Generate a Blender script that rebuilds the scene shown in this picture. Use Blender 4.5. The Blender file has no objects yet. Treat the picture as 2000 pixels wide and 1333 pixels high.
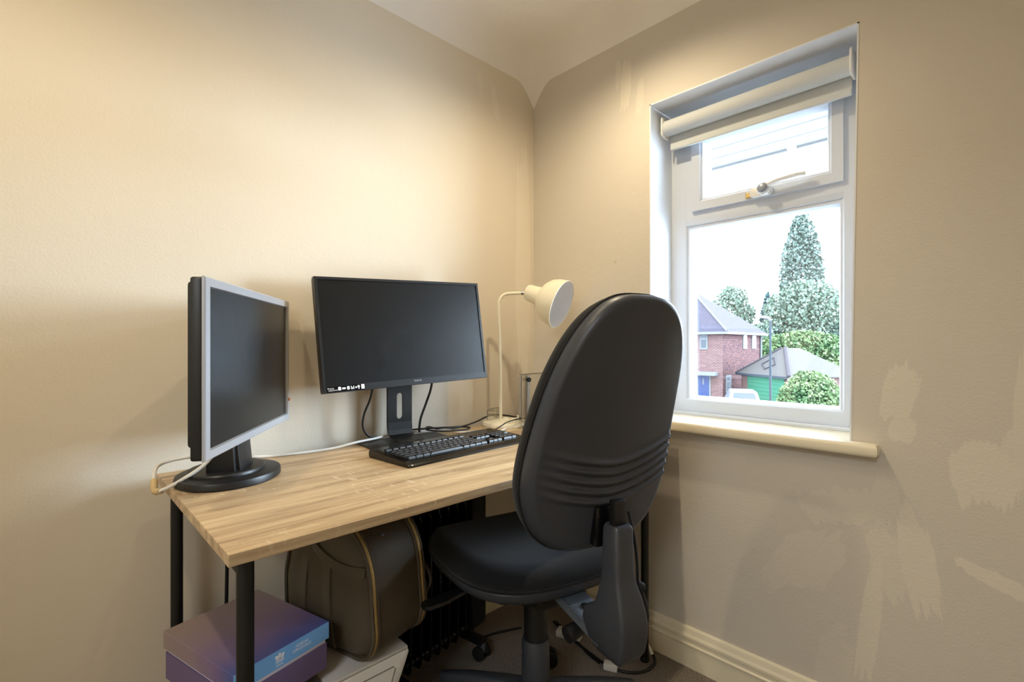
import bpy, bmesh, math, random
from mathutils import Vector, Matrix
random.seed(7)
scene = bpy.context.scene
COL = scene.collection
PI = math.pi

# ------------------------------------------------------------------ camera
FWD = math.radians(46.066)
F2 = Vector((math.cos(FWD), math.sin(FWD), 0)); R2 = Vector((math.sin(FWD), -math.cos(FWD), 0))
CAMP = Vector((-1.528, -1.4507, 1.05))
cd = bpy.data.cameras.new('camera'); cam = bpy.data.objects.new('camera', cd); COL.objects.link(cam)
cam.location = CAMP; cam.rotation_euler = (PI/2, 0, FWD - PI/2)
cd.sensor_width = 36; cd.lens = 949/2000*36; cd.shift_y = 0.00425; cd.clip_start = 0.02; cd.clip_end = 500
scene.camera = cam
# ------------------------------------------------------------------ view, world, light
vs = scene.view_settings
vs.view_transform = 'Standard'; vs.look = 'None'; vs.exposure = 0.10; vs.gamma = 1.0; vs.use_curve_mapping = False
scene.cycles.use_denoising = True
scene.cycles.max_bounces = 10; scene.cycles.diffuse_bounces = 6; scene.cycles.transparent_max_bounces = 16
scene.cycles.sample_clamp_indirect = 8
SKY = 13.0
w = bpy.data.worlds.new('sky'); scene.world = w; w.use_nodes = True
bg = w.node_tree.nodes['Background']; bg.inputs[0].default_value = (0.67, 0.82, 1.0, 1); bg.inputs[1].default_value = SKY
# overcast sky with an added glow, low to the right, lighting the desk wall
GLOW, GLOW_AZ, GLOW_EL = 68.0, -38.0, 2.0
wt = w.node_tree; wn = wt.nodes
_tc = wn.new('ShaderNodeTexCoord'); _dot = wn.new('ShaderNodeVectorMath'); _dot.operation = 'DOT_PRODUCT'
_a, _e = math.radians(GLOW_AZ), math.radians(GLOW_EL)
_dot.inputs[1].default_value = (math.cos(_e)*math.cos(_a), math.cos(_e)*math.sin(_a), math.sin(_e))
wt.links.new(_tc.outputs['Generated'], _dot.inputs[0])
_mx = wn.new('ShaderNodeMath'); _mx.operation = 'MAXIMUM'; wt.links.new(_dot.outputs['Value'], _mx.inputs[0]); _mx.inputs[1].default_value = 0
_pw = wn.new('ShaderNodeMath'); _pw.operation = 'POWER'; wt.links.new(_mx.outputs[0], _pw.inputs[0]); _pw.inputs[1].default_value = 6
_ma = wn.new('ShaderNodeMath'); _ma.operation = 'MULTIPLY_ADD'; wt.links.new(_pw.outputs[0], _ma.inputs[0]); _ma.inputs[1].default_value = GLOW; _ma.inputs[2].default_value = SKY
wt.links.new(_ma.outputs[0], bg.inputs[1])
WARM = (1.0, 0.84, 0.58)
SPOTS = [(-0.40, -0.60, 2.13, 25), (-1.05, -0.60, 2.13, 10), (-1.70, -0.60, 2.13, 22)]
FILL = 44.0  # strength of the unseen area light added as room fill

def light(name, typ, loc, energy, color, **k):
    d = bpy.data.lights.new(name, typ); d.energy = energy; d.color = color
    for a, v in k.items(): setattr(d, a, v)
    o = bpy.data.objects.new(name, d); COL.objects.link(o); o.location = loc
    return o
for i, (x, y, z, e) in enumerate(SPOTS):
    o = light('spot_bulb', 'SPOT', (x, y, z), e, WARM, spot_size=math.radians(168), spot_blend=1.0, shadow_soft_size=0.022)
o = light('fill_light', 'AREA', (-3.25, -1.85, 2.3), FILL, (0.85, 0.93, 1.0), shape='DISK', size=0.9)  # added fill light beyond the doorway, out of view
po = light('window_portal', 'AREA', (0.245, -0.86, 1.34), 1, (1, 1, 1), shape='RECTANGLE', size=0.64, size_y=1.12)
po.rotation_euler = (0, PI/2, 0); po.rotation_euler = Vector((-1, 0, 0)).to_track_quat('-Z', 'Y').to_euler()
po.data.cycles.is_portal = True

# ------------------------------------------------------------------ materials
def lin(c):
    c = c/255.0
    return c/12.92 if c <= .04045 else ((c+.055)/1.055)**2.4
def rgb(r, g, b): return (lin(r), lin(g), lin(b), 1)
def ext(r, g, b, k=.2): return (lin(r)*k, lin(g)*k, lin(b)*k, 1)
MAT = {}
class NT:
    def __init__(s, m): s.t = m.node_tree; s.n = s.t.nodes
    def add(s, typ, **k):
        x = s.n.new(typ)
        for a, v in k.items():
            if a == 'inp':
                for i, q in v.items():
                    if hasattr(q, 'is_linked') or isinstance(q, bpy.types.NodeSocket): s.t.links.new(q, x.inputs[i])
                    else: x.inputs[i].default_value = q
            else: setattr(x, a, v)
        return x
    def link(s, a, b): s.t.links.new(a, b)
    def math(s, op, a, b=0.0, c=None, clamp=False):
        d = {0: a, 1: b}
        if c is not None: d[2] = c
        return s.add('ShaderNodeMath', operation=op, use_clamp=clamp, inp=d).outputs[0]
    def mix(s, f, a, b):
        x = s.add('ShaderNodeMix', data_type='RGBA')
        for i, q in ((0, f), (6, a), (7, b)):
            if isinstance(q, bpy.types.NodeSocket): s.t.links.new(q, x.inputs[i])
            else: x.inputs[i].default_value = q
        return x.outputs[2]
def mat(name, col, rough=.5, metal=0., noise=0., nscale=40., bump=0., bscale=200., spec=.5, sheen=0., coat=0., bdist=.002):
    if name in MAT: return MAT[name]
    m = bpy.data.materials.new(name); m.use_nodes = True; t = NT(m); b = t.n['Principled BSDF']
    b.inputs['Base Color'].default_value = col; b.inputs['Roughness'].default_value = rough
    b.inputs['Metallic'].default_value = metal; b.inputs['Specular IOR Level'].default_value = spec
    if sheen: b.inputs['Sheen Weight'].default_value = sheen
    if coat: b.inputs['Coat Weight'].default_value = coat; b.inputs['Coat Roughness'].default_value = .15
    tc = t.add('ShaderNodeTexCoord').outputs['Object']
    nz = t.add('ShaderNodeTexNoise', inp={'Vector': tc, 'Scale': nscale, 'Detail': 4.0}).outputs[0]
    if noise:
        d = tuple(c*(1-noise) for c in col[:3])+(1,); l = tuple(min(1, c*(1+noise)) for c in col[:3])+(1,)
        t.link(t.mix(nz, d, l), b.inputs['Base Color'])
    else:
        r = t.math('MULTIPLY_ADD', nz, .08, rough-.04); t.link(r, b.inputs['Roughness'])
    if bump:
        bz = t.add('ShaderNodeTexNoise', inp={'Vector': tc, 'Scale': bscale, 'Detail': 3.0}).outputs[0]
        bn = t.add('ShaderNodeBump', inp={'Strength': bump, 'Distance': bdist, 'Height': bz}).outputs[0]
        t.link(bn, b.inputs['Normal'])
    MAT[name] = m; return m

WALLC = (228, 217, 198)
def wall_mat(name, axis, patches, base=WALLC, lightc=(236, 227, 208)):
    """painted plaster, with lighter touch-up strokes; patches: (u, v, half-u, half-v, angle, strength) in wall coordinates"""
    m = bpy.data.materials.new(name); m.use_nodes = True; t = NT(m); b = t.n['Principled BSDF']
    tc = t.add('ShaderNodeTexCoord').outputs['Object']
    sp = t.add('ShaderNodeSeparateXYZ', inp={0: tc}); u = sp.outputs[axis]; v = sp.outputs[2]
    dn = t.add('ShaderNodeTexNoise', inp={'Vector': tc, 'Scale': 14.0, 'Detail': 3.0}).outputs[0]
    streak_v = t.add('ShaderNodeMapping', inp={'Vector': tc, 'Scale': (60., 60., 5.)}).outputs[0]
    sn = t.add('ShaderNodeTexNoise', inp={'Vector': streak_v, 'Scale': 1.0, 'Detail': 3.0}).outputs[0]
    acc = None
    for (pu, pv, hu, hv, a, st) in patches:
        ca, sa = math.cos(math.radians(a)), math.sin(math.radians(a))
        du = t.math('SUBTRACT', u, pu); dv = t.math('SUBTRACT', v, pv)
        x = t.math('MULTIPLY_ADD', du, ca/hu, t.math('MULTIPLY', dv, sa/hu))
        y = t.math('MULTIPLY_ADD', du, -sa/hv, t.math('MULTIPLY', dv, ca/hv))
        x4 = t.math('POWER', t.math('ABSOLUTE', x), 2.6); y4 = t.math('POWER', t.math('ABSOLUTE', y), 2.6)
        d = t.math('ADD', x4, y4)
        d = t.math('ADD', d, t.math('MULTIPLY_ADD', dn, 1.0, -.5)); d = t.math('ADD', d, t.math('MULTIPLY_ADD', sn, .7, -.35))
        cv = t.add('ShaderNodeCombineXYZ', inp={0: t.math('MULTIPLY', x, 2.6+30*hu), 1: t.math('MULTIPLY', y, .5), 2: pu*9+pv*5}).outputs[0]
        rn = t.add('ShaderNodeTexNoise', inp={'Vector': cv, 'Scale': 1.0, 'Detail': 2.0}).outputs[0]
        d = t.math('ADD', d, t.math('MULTIPLY', t.math('MULTIPLY_ADD', rn, 3.4, -1.5), t.math('ABSOLUTE', y)))
        k = t.add('ShaderNodeMapRange', clamp=True, inp={0: d, 1: 1.1, 2: .85, 3: 0., 4: st*.7}).outputs[0]
        acc = k if acc is None else t.math('MAXIMUM', acc, k)
    mot = t.add('ShaderNodeTexNoise', inp={'Vector': tc, 'Scale': 3.0, 'Detail': 5.0}).outputs[0]
    bc = rgb(*base); bd = tuple(c*.95 for c in bc[:3])+(1,)
    c = t.mix(mot, bd, bc)
    if acc is not None: c = t.mix(acc, c, rgb(*lightc))
    # small scuffs
    vo = t.add('ShaderNodeTexVoronoi', inp={'Vector': tc, 'Scale': 5.0}).outputs['Distance']
    sc = t.add('ShaderNodeMapRange', clamp=True, inp={0: vo, 1: .018, 2: .03, 3: .35, 4: 0.}).outputs[0]
    c = t.mix(sc, c, rgb(150, 130, 105))
    t.link(c, b.inputs['Base Color']); b.inputs['Roughness'].default_value = .62; b.inputs['Specular IOR Level'].default_value = .3
    n1 = t.add('ShaderNodeTexNoise', inp={'Vector': tc, 'Scale': 180.0, 'Detail': 3.0}).outputs[0]
    n2 = t.add('ShaderNodeTexNoise', inp={'Vector': tc, 'Scale': 22.0, 'Detail': 2.0}).outputs[0]
    hgt = t.math('MULTIPLY_ADD', n2, 1.6, n1)
    t.link(t.add('ShaderNodeBump', inp={'Strength': .35, 'Distance': .0014, 'Height': hgt}).outputs[0], b.inputs['Normal'])
    return m
PATCH_R = [(-1.25, .935, .036, .075, 8, .9), (-1.255, .84, .028, .035, 10, .8), (-1.40, .755, .062, .075, 0, .9),
           (-1.445, .80, .02, .06, 0, .6), (-1.475, .88, .03, .17, 0, .7), (-1.42, .525, .07, .017, 22, 1.0),
           (-1.285, .52, .035, .13, -10, .9), (-1.235, .50, .05, .09, -20, .55), (-1.19, .34, .022, .17, 6, .8),
           (-1.12, .62, .10, .05, -10, .45), (-1.05, .46, .07, .10, 38, .45), (-1.0, .43, .035, .12, 35, .4), (-1.22, .66, .03, .06, 0, .4),
           (-.462, 1.99, .022, .10, 4, .9), (-.43, 2.05, .012, .06, 3, .6), (-.52, 1.93, .015, .07, 4, .7), (-1.11, .2, .04, .1, 10, .35)]
PATCH_L = [(-.065, 1.35, .045, .55, 0, .8), (-.22, 2.02, .018, .07, 12, .7), (-.30, 2.06, .012, .05, 10, .5)]  # first entry: lighter band where the corner plaster is uneven
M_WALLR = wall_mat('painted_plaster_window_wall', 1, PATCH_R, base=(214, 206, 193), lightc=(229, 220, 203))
M_WALLB = wall_mat('painted_plaster_desk_wall', 0, PATCH_L)
M_WALLO = wall_mat('painted_plaster', 0, [])
M_CEIL = mat('ceiling_paint', rgb(242, 237, 230), .8, noise=.03, nscale=6, bump=.25, bscale=60, bdist=.003)
M_REVEAL = mat('white_reveal_paint', rgb(228, 231, 236), .5, noise=.02, bump=.2, bscale=50)
M_UPVC = mat('white_upvc', rgb(206, 212, 222), .3)
M_GLOSSW = mat('cream_gloss_paint', rgb(236, 226, 200), .3, bump=.15, bscale=30, bdist=.003)
M_BLIND = mat('blind_fabric', rgb(204, 207, 207), .8, bump=.2, bscale=500)
M_BLACKP = mat('black_plastic', rgb(22, 22, 23), .42)
M_BLACKG = mat('gloss_black_plastic', rgb(10, 10, 11), .2)
M_BLACKM = mat('black_powder_coat', rgb(14, 14, 15), .45)
M_SHELL = mat('black_chair_shell', rgb(57, 60, 67), .40, bump=.12, bscale=700, bdist=.0008, noise=.06, nscale=8)
M_FABRIC = mat('black_chair_fabric', rgb(25, 26, 29), .95, bump=.5, bscale=900, noise=.3, nscale=500, sheen=.12, spec=.2)
M_STEEL = mat('galvanised_steel', rgb(128, 138, 152), .35, metal=.65, noise=.15, nscale=30)
M_SILVER = mat('silver_plastic', rgb(176, 178, 184), .34, metal=.35)
M_SCREEN = mat('lcd_screen', rgb(9, 10, 12), .30, spec=.6)
M_SCREEN2 = mat('lcd_screen_matte', rgb(9, 9, 10), .36, spec=.45)
M_WHITEP = mat('white_plastic', rgb(226, 224, 220), .38)
M_LAMP = mat('cream_lamp_enamel', rgb(240, 232, 208), .35)
M_LAMPIN = mat('white_lamp_inside', rgb(232, 234, 238), .5)
M_CHROME = mat('brushed_chrome', rgb(170, 165, 160), .25, metal=1.)
M_CABW = mat('white_cable_sheath', rgb(228, 224, 216), .45)
M_CABB = mat('black_cable_sheath', rgb(14, 14, 14), .45)
M_HEATER = mat('black_heater_enamel', rgb(7, 7, 8), .28)
M_BAG = mat('olive_leather', rgb(80, 71, 56), .52, noise=.14, nscale=12, bump=.4, bscale=420, bdist=.001)
M_BAGS = mat('olive_leather_strap', rgb(86, 78, 64), .5, noise=.1, nscale=20, bump=.3, bscale=400, bdist=.001)
M_ZIP = mat('brass_zip', rgb(186, 160, 108), .38, metal=.85, bump=.8, bscale=350, noise=.2, nscale=300)
M_RUBBER = mat('black_rubber', rgb(12, 12, 12), .8)
M_INK = mat('pale_print', rgb(216, 220, 226), .5)
M_INKW = mat('white_print', rgb(236, 236, 236), .5)
M_TAG = mat('white_paper_tag', rgb(225, 222, 210), .6)
M_TAN = mat('tan_print', rgb(170, 140, 112), .5)

def wood():
    m = bpy.data.materials.new('sonoma_oak_laminate'); m.use_nodes = True; t = NT(m); b = t.n['Principled BSDF']
    tc = t.add('ShaderNodeTexCoord').outputs['Object']
    mp = t.add('ShaderNodeMapping', inp={'Vector': tc, 'Scale': (1.6, 22., 22.)}).outputs[0]
    n1 = t.add('ShaderNodeTexNoise', inp={'Vector': mp, 'Scale': 1.6, 'Detail': 6.0, 'Roughness': .62, 'Distortion': .35}).outputs[0]
    mp2 = t.add('ShaderNodeMapping', inp={'Vector': tc, 'Scale': (5., 150., 150.)}).outputs[0]
    n2 = t.add('ShaderNodeTexNoise', inp={'Vector': mp2, 'Scale': 1.0, 'Detail': 3.0}).outputs[0]
    mp3 = t.add('ShaderNodeMapping', inp={'Vector': tc, 'Scale': (85., 28., 28.)}).outputs[0]
    n3 = t.add('ShaderNodeTexNoise', inp={'Vector': mp3, 'Scale': 1.0, 'Detail': 2.0}).outputs[0]
    n4 = t.add('ShaderNodeTexNoise', inp={'Vector': tc, 'Scale': 5.0}).outputs[0]
    rp = t.add('ShaderNodeValToRGB', inp={0: n1}); e = rp.color_ramp.elements
    e[0].position = .28; e[0].color = rgb(140, 112, 82); e[1].position = .70; e[1].color = rgb(216, 190, 150)
    q = e.new(.48); q.color = rgb(186, 160, 124)
    k2 = t.add('ShaderNodeMapRange', clamp=True, inp={0: n2, 1: .5, 2: .75, 3: 0., 4: .45}).outputs[0]
    c = t.mix(k2, rp.outputs[0], rgb(140, 112, 82))
    k3 = t.math('MULTIPLY', t.add('ShaderNodeMapRange', clamp=True, inp={0: n3, 1: .58, 2: .68, 3: 0., 4: .5}).outputs[0],
                t.add('ShaderNodeMapRange', clamp=True, inp={0: n4, 1: .5, 2: .62, 3: 0., 4: 1.}).outputs[0])
    c = t.mix(k3, c, rgb(224, 206, 174))
    t.link(c, b.inputs['Base Color']); b.inputs['Roughness'].default_value = .42
    t.link(t.add('ShaderNodeBump', inp={'Strength': .15, 'Distance': .0006, 'Height': n2}).outputs[0], b.inputs['Normal'])
    return m
M_WOOD = wood()

def carpet():
    m = bpy.data.materials.new('taupe_carpet'); m.use_nodes = True; t = NT(m); b = t.n['Principled BSDF']
    tc = t.add('ShaderNodeTexCoord').outputs['Object']
    n = t.add('ShaderNodeTexNoise', inp={'Vector': tc, 'Scale': 260., 'Detail': 4., 'Roughness': .7}).outputs[0]
    n2 = t.add('ShaderNodeTexNoise', inp={'Vector': tc, 'Scale': 30., 'Detail': 3.}).outputs[0]
    k = t.add('ShaderNodeMapRange', clamp=True, inp={0: n, 1: .35, 2: .65}).outputs[0]
    c = t.mix(k, rgb(104, 94, 86), rgb(190, 178, 164)); c = t.mix(t.math('MULTIPLY', n2, .35), c, rgb(122, 112, 100))
    t.link(c, b.inputs['Base Color']); b.inputs['Roughness'].default_value = 1.; b.inputs['Specular IOR Level'].default_value = .1
    t.link(t.add('ShaderNodeBump', inp={'Strength': 1., 'Distance': .006, 'Height': n}).outputs[0], b.inputs['Normal'])
    return m
M_CARPET = carpet()

def glassy(name, tint, refl=.06, rough=0.):
    m = bpy.data.materials.new(name); m.use_nodes = True; t = NT(m); t.n.remove(t.n['Principled BSDF'])
    lw = t.add('ShaderNodeLayerWeight', inp={'Blend': .35}).outputs['Fresnel']
    nz = t.add('ShaderNodeTexNoise', inp={'Scale': 4.0}).outputs[0]
    f = t.math('MULTIPLY_ADD', lw, .5, refl*.6); f = t.math('MULTIPLY_ADD', nz, refl*.3, f, clamp=True)
    tr = t.add('ShaderNodeBsdfTransparent', inp={0: tint}).outputs[0]
    gl = t.add('ShaderNodeBsdfGlossy', inp={'Roughness': rough, 'Color': (1, 1, 1, 1)}).outputs[0]
    mx = t.add('ShaderNodeMixShader', inp={0: f, 1: tr, 2: gl}).outputs[0]
    t.link(mx, t.n['Material Output'].inputs[0]); return m
M_GLASS = glassy('window_glass', (.97, .985, .98, 1), .03)
M_ACRYL = glassy('clear_acrylic', (.93, .93, .90, 1), .10, .05)
M_FROST = mat('frosted_strip', rgb(120, 116, 108), .4)

def box_print():
    """printed cardboard: blue through violet to brown across the box"""
    m = bpy.data.materials.new('violet_blue_printed_card'); m.use_nodes = True; t = NT(m); b = t.n['Principled BSDF']
    tc = t.add('ShaderNodeTexCoord').outputs['Object']
    sp = t.add('ShaderNodeSeparateXYZ', inp={0: tc})
    n = t.add('ShaderNodeTexNoise', inp={'Vector': tc, 'Scale': 7.0, 'Detail': 3.}).outputs[0]
    k = t.math('MULTIPLY_ADD', sp.outputs[1], -3.6, .5); k = t.math('MULTIPLY_ADD', n, .5, t.math('SUBTRACT', k, .25), clamp=True)
    rp = t.add('ShaderNodeValToRGB', inp={0: k}); e = rp.color_ramp.elements
    e[0].position = 0.; e[0].color = rgb(150, 132, 126); e[1].position = 1.; e[1].color = rgb(74, 84, 140)
    q = e.new(.4); q.color = rgb(136, 116, 126); q = e.new(.75); q.color = rgb(112, 94, 132)
    t.link(rp.outputs[0], b.inputs['Base Color']); b.inputs['Roughness'].default_value = .5; return m
M_BOX = box_print()
M_BOXBLUE = mat('pale_blue_card', rgb(112, 164, 214), .5, noise=.06, nscale=12)
M_BOXVIO = mat('violet_card', rgb(104, 88, 124), .5, noise=.15, nscale=6)
M_WHITECARD = mat('white_card', rgb(216, 210, 220), .6)

def brick(name, c1, c2, mortar, sc):
    m = bpy.data.materials.new(name); m.use_nodes = True; t = NT(m); b = t.n['Principled BSDF']
    uv = t.add('ShaderNodeTexCoord').outputs['UV']
    br = t.add('ShaderNodeTexBrick', inp={'Vector': uv, 'Color1': c1, 'Color2': c2, 'Mortar': mortar, 'Scale': sc, 'Mortar Size': .018, 'Bias': 0.})
    br.inputs['Brick Width'].default_value = .5; br.inputs['Row Height'].default_value = .16
    t.link(br.outputs[0], b.inputs['Base Color']); b.inputs['Roughness'].default_value = .9; b.inputs['Specular IOR Level'].default_value = .0; return m
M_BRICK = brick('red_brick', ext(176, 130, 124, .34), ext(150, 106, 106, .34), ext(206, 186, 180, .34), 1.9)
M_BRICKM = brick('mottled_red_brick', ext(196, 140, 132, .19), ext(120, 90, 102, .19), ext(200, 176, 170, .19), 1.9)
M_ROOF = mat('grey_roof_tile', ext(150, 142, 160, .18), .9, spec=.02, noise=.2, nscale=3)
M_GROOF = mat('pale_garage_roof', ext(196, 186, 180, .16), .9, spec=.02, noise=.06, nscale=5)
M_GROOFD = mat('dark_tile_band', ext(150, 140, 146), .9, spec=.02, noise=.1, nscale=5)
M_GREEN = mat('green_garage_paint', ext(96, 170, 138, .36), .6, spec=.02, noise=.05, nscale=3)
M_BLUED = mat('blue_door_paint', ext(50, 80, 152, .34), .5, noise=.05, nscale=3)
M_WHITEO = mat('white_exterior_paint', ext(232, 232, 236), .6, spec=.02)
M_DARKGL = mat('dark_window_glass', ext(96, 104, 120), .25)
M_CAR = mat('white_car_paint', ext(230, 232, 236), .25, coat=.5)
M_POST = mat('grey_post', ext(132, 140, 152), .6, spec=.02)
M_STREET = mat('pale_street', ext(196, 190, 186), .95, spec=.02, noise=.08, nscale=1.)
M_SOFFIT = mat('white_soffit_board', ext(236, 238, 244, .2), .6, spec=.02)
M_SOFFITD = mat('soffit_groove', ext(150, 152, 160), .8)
def _leaf(name, a, c):
    m = bpy.data.materials.new(name); m.use_nodes = True; t = NT(m); b = t.n['Principled BSDF']
    tc = t.add('ShaderNodeTexCoord').outputs['Object']
    n = t.add('ShaderNodeTexNoise', inp={'Vector': tc, 'Scale': 1.3, 'Detail': 5.}).outputs[0]
    k = t.add('ShaderNodeMapRange', clamp=True, inp={0: n, 1: .36, 2: .64}).outputs[0]
    t.link(t.mix(k, a, c), b.inputs['Base Color']); b.inputs['Roughness'].default_value = .85; b.inputs['Specular IOR Level'].default_value = .2
    return m
M_LEAFP = _leaf('poplar_leaves', ext(150, 172, 158, .30), ext(186, 204, 190, .30))
M_LEAFB = _leaf('blue_green_leaves', ext(142, 174, 148, .30), ext(206, 222, 200, .32))
M_LEAFY = _leaf('yellow_green_leaves', ext(112, 158, 104, .33), ext(202, 222, 158, .33))
M_LEAFD = _leaf('dark_conifer_leaves', ext(90, 126, 138, .33), ext(128, 168, 166, .33))
M_TRUNK = mat('tree_bark', ext(120, 106, 94), .9, spec=.02, noise=.2, nscale=10)

# ------------------------------------------------------------------ mesh helpers
WM = {}       # world matrix of every thing root
def RZ(a): return Matrix.Rotation(a, 4, 'Z')
def thing(name, label, cat, loc=(0, 0, 0), rz=0., group=None):
    o = bpy.data.objects.new(name, None); COL.objects.link(o); o.empty_display_size = .05
    o.location = loc; o.rotation_euler = (0, 0, rz); o['label'] = label; o['category'] = cat
    if group: o['group'] = group
    WM[o.name] = Matrix.Translation(Vector(loc)) @ RZ(rz); return o
def tag(o, label, cat, group=None):
    o['label'] = label; o['category'] = cat
    if group: o['group'] = group
    return o
def V(*a): return Vector(a)
class MB:
    def __init__(s): s.bm = bmesh.new()
    def hexa(s, p, bevel=0., seg=2):
        """8 corners: bottom ring 0-3, top ring 4-7"""
        v = [s.bm.verts.new(q) for q in p]
        f = [s.bm.faces.new([v[i] for i in ix]) for ix in ((3, 2, 1, 0), (4, 5, 6, 7), (0, 1, 5, 4), (1, 2, 6, 5), (2, 3, 7, 6), (3, 0, 4, 7))]
        bmesh.ops.recalc_face_normals(s.bm, faces=f)
        if bevel:
            es = list({e for q in f for e in q.edges})
            bmesh.ops.bevel(s.bm, geom=es, offset=bevel, segments=seg, profile=.5, affect='EDGES', clamp_overlap=True)
        return s
    def box(s, x0, x1, y0, y1, z0, z1, bevel=0., seg=2, mx=None):
        p = [V(x0, y0, z0), V(x1, y0, z0), V(x1, y1, z0), V(x0, y1, z0), V(x0, y0, z1), V(x1, y0, z1), V(x1, y1, z1), V(x0, y1, z1)]
        if mx is not None: p = [mx @ q for q in p]
        return s.hexa(p, bevel, seg)
    def rings(s, rs, cap=(True, True), closed=True, loop=False):
        """loft of rings (lists of points, equal length)"""
        vs_ = [[s.bm.verts.new(q) for q in r] for r in rs]
        n = len(vs_[0]); fs = []
        rng = range(len(vs_)) if loop else range(len(vs_)-1)
        for i in rng:
            a, b = vs_[i], vs_[(i+1) % len(vs_)]
            for j in range(n if closed else n-1):
                k = (j+1) % n
                try: fs.append(s.bm.faces.new((a[j], a[k], b[k], b[j])))
                except ValueError: pass
        if closed and not loop:
            if cap[0]: fs.append(s.bm.faces.new(vs_[0][::-1]))
            if cap[1]: fs.append(s.bm.faces.new(vs_[-1]))
        bmesh.ops.recalc_face_normals(s.bm, faces=fs); return s
    def prism(s, poly, d0, d1, fn, bevel=0., seg=2):
        """poly 2-D points extruded from d0 to d1; fn(a, b, d) -> point"""
        a = [s.bm.verts.new(fn(p[0], p[1], d0)) for p in poly]; b = [s.bm.verts.new(fn(p[0], p[1], d1)) for p in poly]
        n = len(a); fs = [s.bm.faces.new(a[::-1]), s.bm.faces.new(b)]
        for i in range(n): fs.append(s.bm.faces.new((a[i], a[(i+1) % n], b[(i+1) % n], b[i])))
        bmesh.ops.recalc_face_normals(s.bm, faces=fs)
        if bevel:
            es = list({e for q in fs[:2] for e in q.edges})
            bmesh.ops.bevel(s.bm, geom=es, offset=bevel, segments=seg, profile=.5, affect='EDGES', clamp_overlap=True)
        return s
    def lathe(s, prof, mx=None, n=32, cap=(True, True)):
        """prof: (radius, height) along local Z"""
        mx = mx or Matrix.Identity(4); rs = []
        for r, z in prof:
            rs.append([mx @ V(max(r, 1e-5)*math.cos(2*PI*k/n), max(r, 1e-5)*math.sin(2*PI*k/n), z) for k in range(n)])
        return s.rings(rs, cap)
    def cyl(s, p0, p1, r0, r1=None, n=20, bev=0.):
        p0, p1 = V(*p0), V(*p1); d = p1-p0; L = d.length
        mx = Matrix.Translation(p0) @ d.to_track_quat('Z', 'Y').to_matrix().to_4x4(); r1 = r0 if r1 is None else r1
        if bev: return s.lathe([(r0-bev, 0), (r0-bev*.3, bev*.3), (r0, bev), (r1, L-bev), (r1-bev*.3, L-bev*.3), (r1-bev, L)], mx, n)
        return s.lathe([(r0, 0), (r1, L)], mx, n)
    def tube(s, pts, r, n=8, sub=8, closed=False, flat=1.0, smooth=True, rend=None):
        P = [V(*p) for p in pts]
        if smooth and len(P) > 2:
            Q = []; m = len(P)
            for i in range(m if closed else m-1):
                a = P[(i-1) % m] if closed or i else P[0]*2-P[1]
                b, c = P[i], P[(i+1) % m]
                d = P[(i+2) % m] if closed or i+2 < m else P[-1]*2-P[-2]
                for k in range(sub):
                    t = k/sub
                    Q.append(.5*((2*b)+(c-a)*t+(2*a-5*b+4*c-d)*t*t+(3*b-a-3*c+d)*t**3))
            if not closed: Q.append(P[-1])
            P = Q
        m = len(P); rs = []; up = None
        for i in range(m):
            tg = (P[(i+1) % m]-P[(i-1) % m]) if closed else (P[min(i+1, m-1)]-P[max(i-1, 0)])
            if tg.length < 1e-9: tg = V(0, 0, 1)
            tg.normalize()
            if up is None: up = V(0, 0, 1) if abs(tg.z) < .9 else V(1, 0, 0)
            up = (up - tg*up.dot(tg)); up.normalize(); sd = tg.cross(up)
            rr = r if rend is None else r+(rend-r)*i/(m-1)
            rs.append([P[i]+(up*math.sin(2*PI*k/n)*rr*flat+sd*math.cos(2*PI*k/n)*rr) for k in range(n)])
        return s.rings(rs, loop=closed)
    def build(s, name, m, parent=None, smooth=None, world=False, root=None, label=None, sub=0):
        me = bpy.data.meshes.new(name)
        if world:
            r = root or parent
            if r is not None and r.name in WM: s.bm.transform(WM[r.name].inverted())
        s.bm.to_mesh(me); s.bm.free()
        o = bpy.data.objects.new(name, me); COL.objects.link(o); me.materials.append(m)
        if smooth is not None:
            me.polygons.foreach_set('use_smooth', [True]*len(me.polygons))
            if smooth > 0:
                ed = bmesh.new(); ed.from_mesh(me)
                for e in ed.edges:
                    if len(e.link_faces) == 2 and e.calc_face_angle(0) > math.radians(smooth): e.smooth = False
                ed.to_mesh(me); ed.free()
        if sub:
            q = o.modifiers.new('sub', 'SUBSURF'); q.levels = sub; q.render_levels = sub
        if parent is not None: o.parent = parent
        if label: o['label'] = label
        return o
def struct(name, mb, m, parent=None, smooth=None):
    o = mb.build(name, m, parent, smooth); o['kind'] = 'structure'; return o
def selipse(a, b, n=48, p=2.5):
    out = []
    for k in range(n):
        t = 2*PI*k/n; c, s_ = math.cos(t), math.sin(t)
        out.append((a*math.copysign(abs(c)**(2/p), c), b*math.copysign(abs(s_)**(2/p), s_)))
    return out
def rrect(x0, x1, y0, y1, r, n=6):
    out = []
    for cx, cy, a0 in ((x1-r, y1-r, 0), (x0+r, y1-r, 90), (x0+r, y0+r, 180), (x1-r, y0+r, 270)):
        for k in range(n+1):
            a = math.radians(a0+90*k/n); out.append((cx+r*math.cos(a), cy+r*math.sin(a)))
    return out
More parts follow.
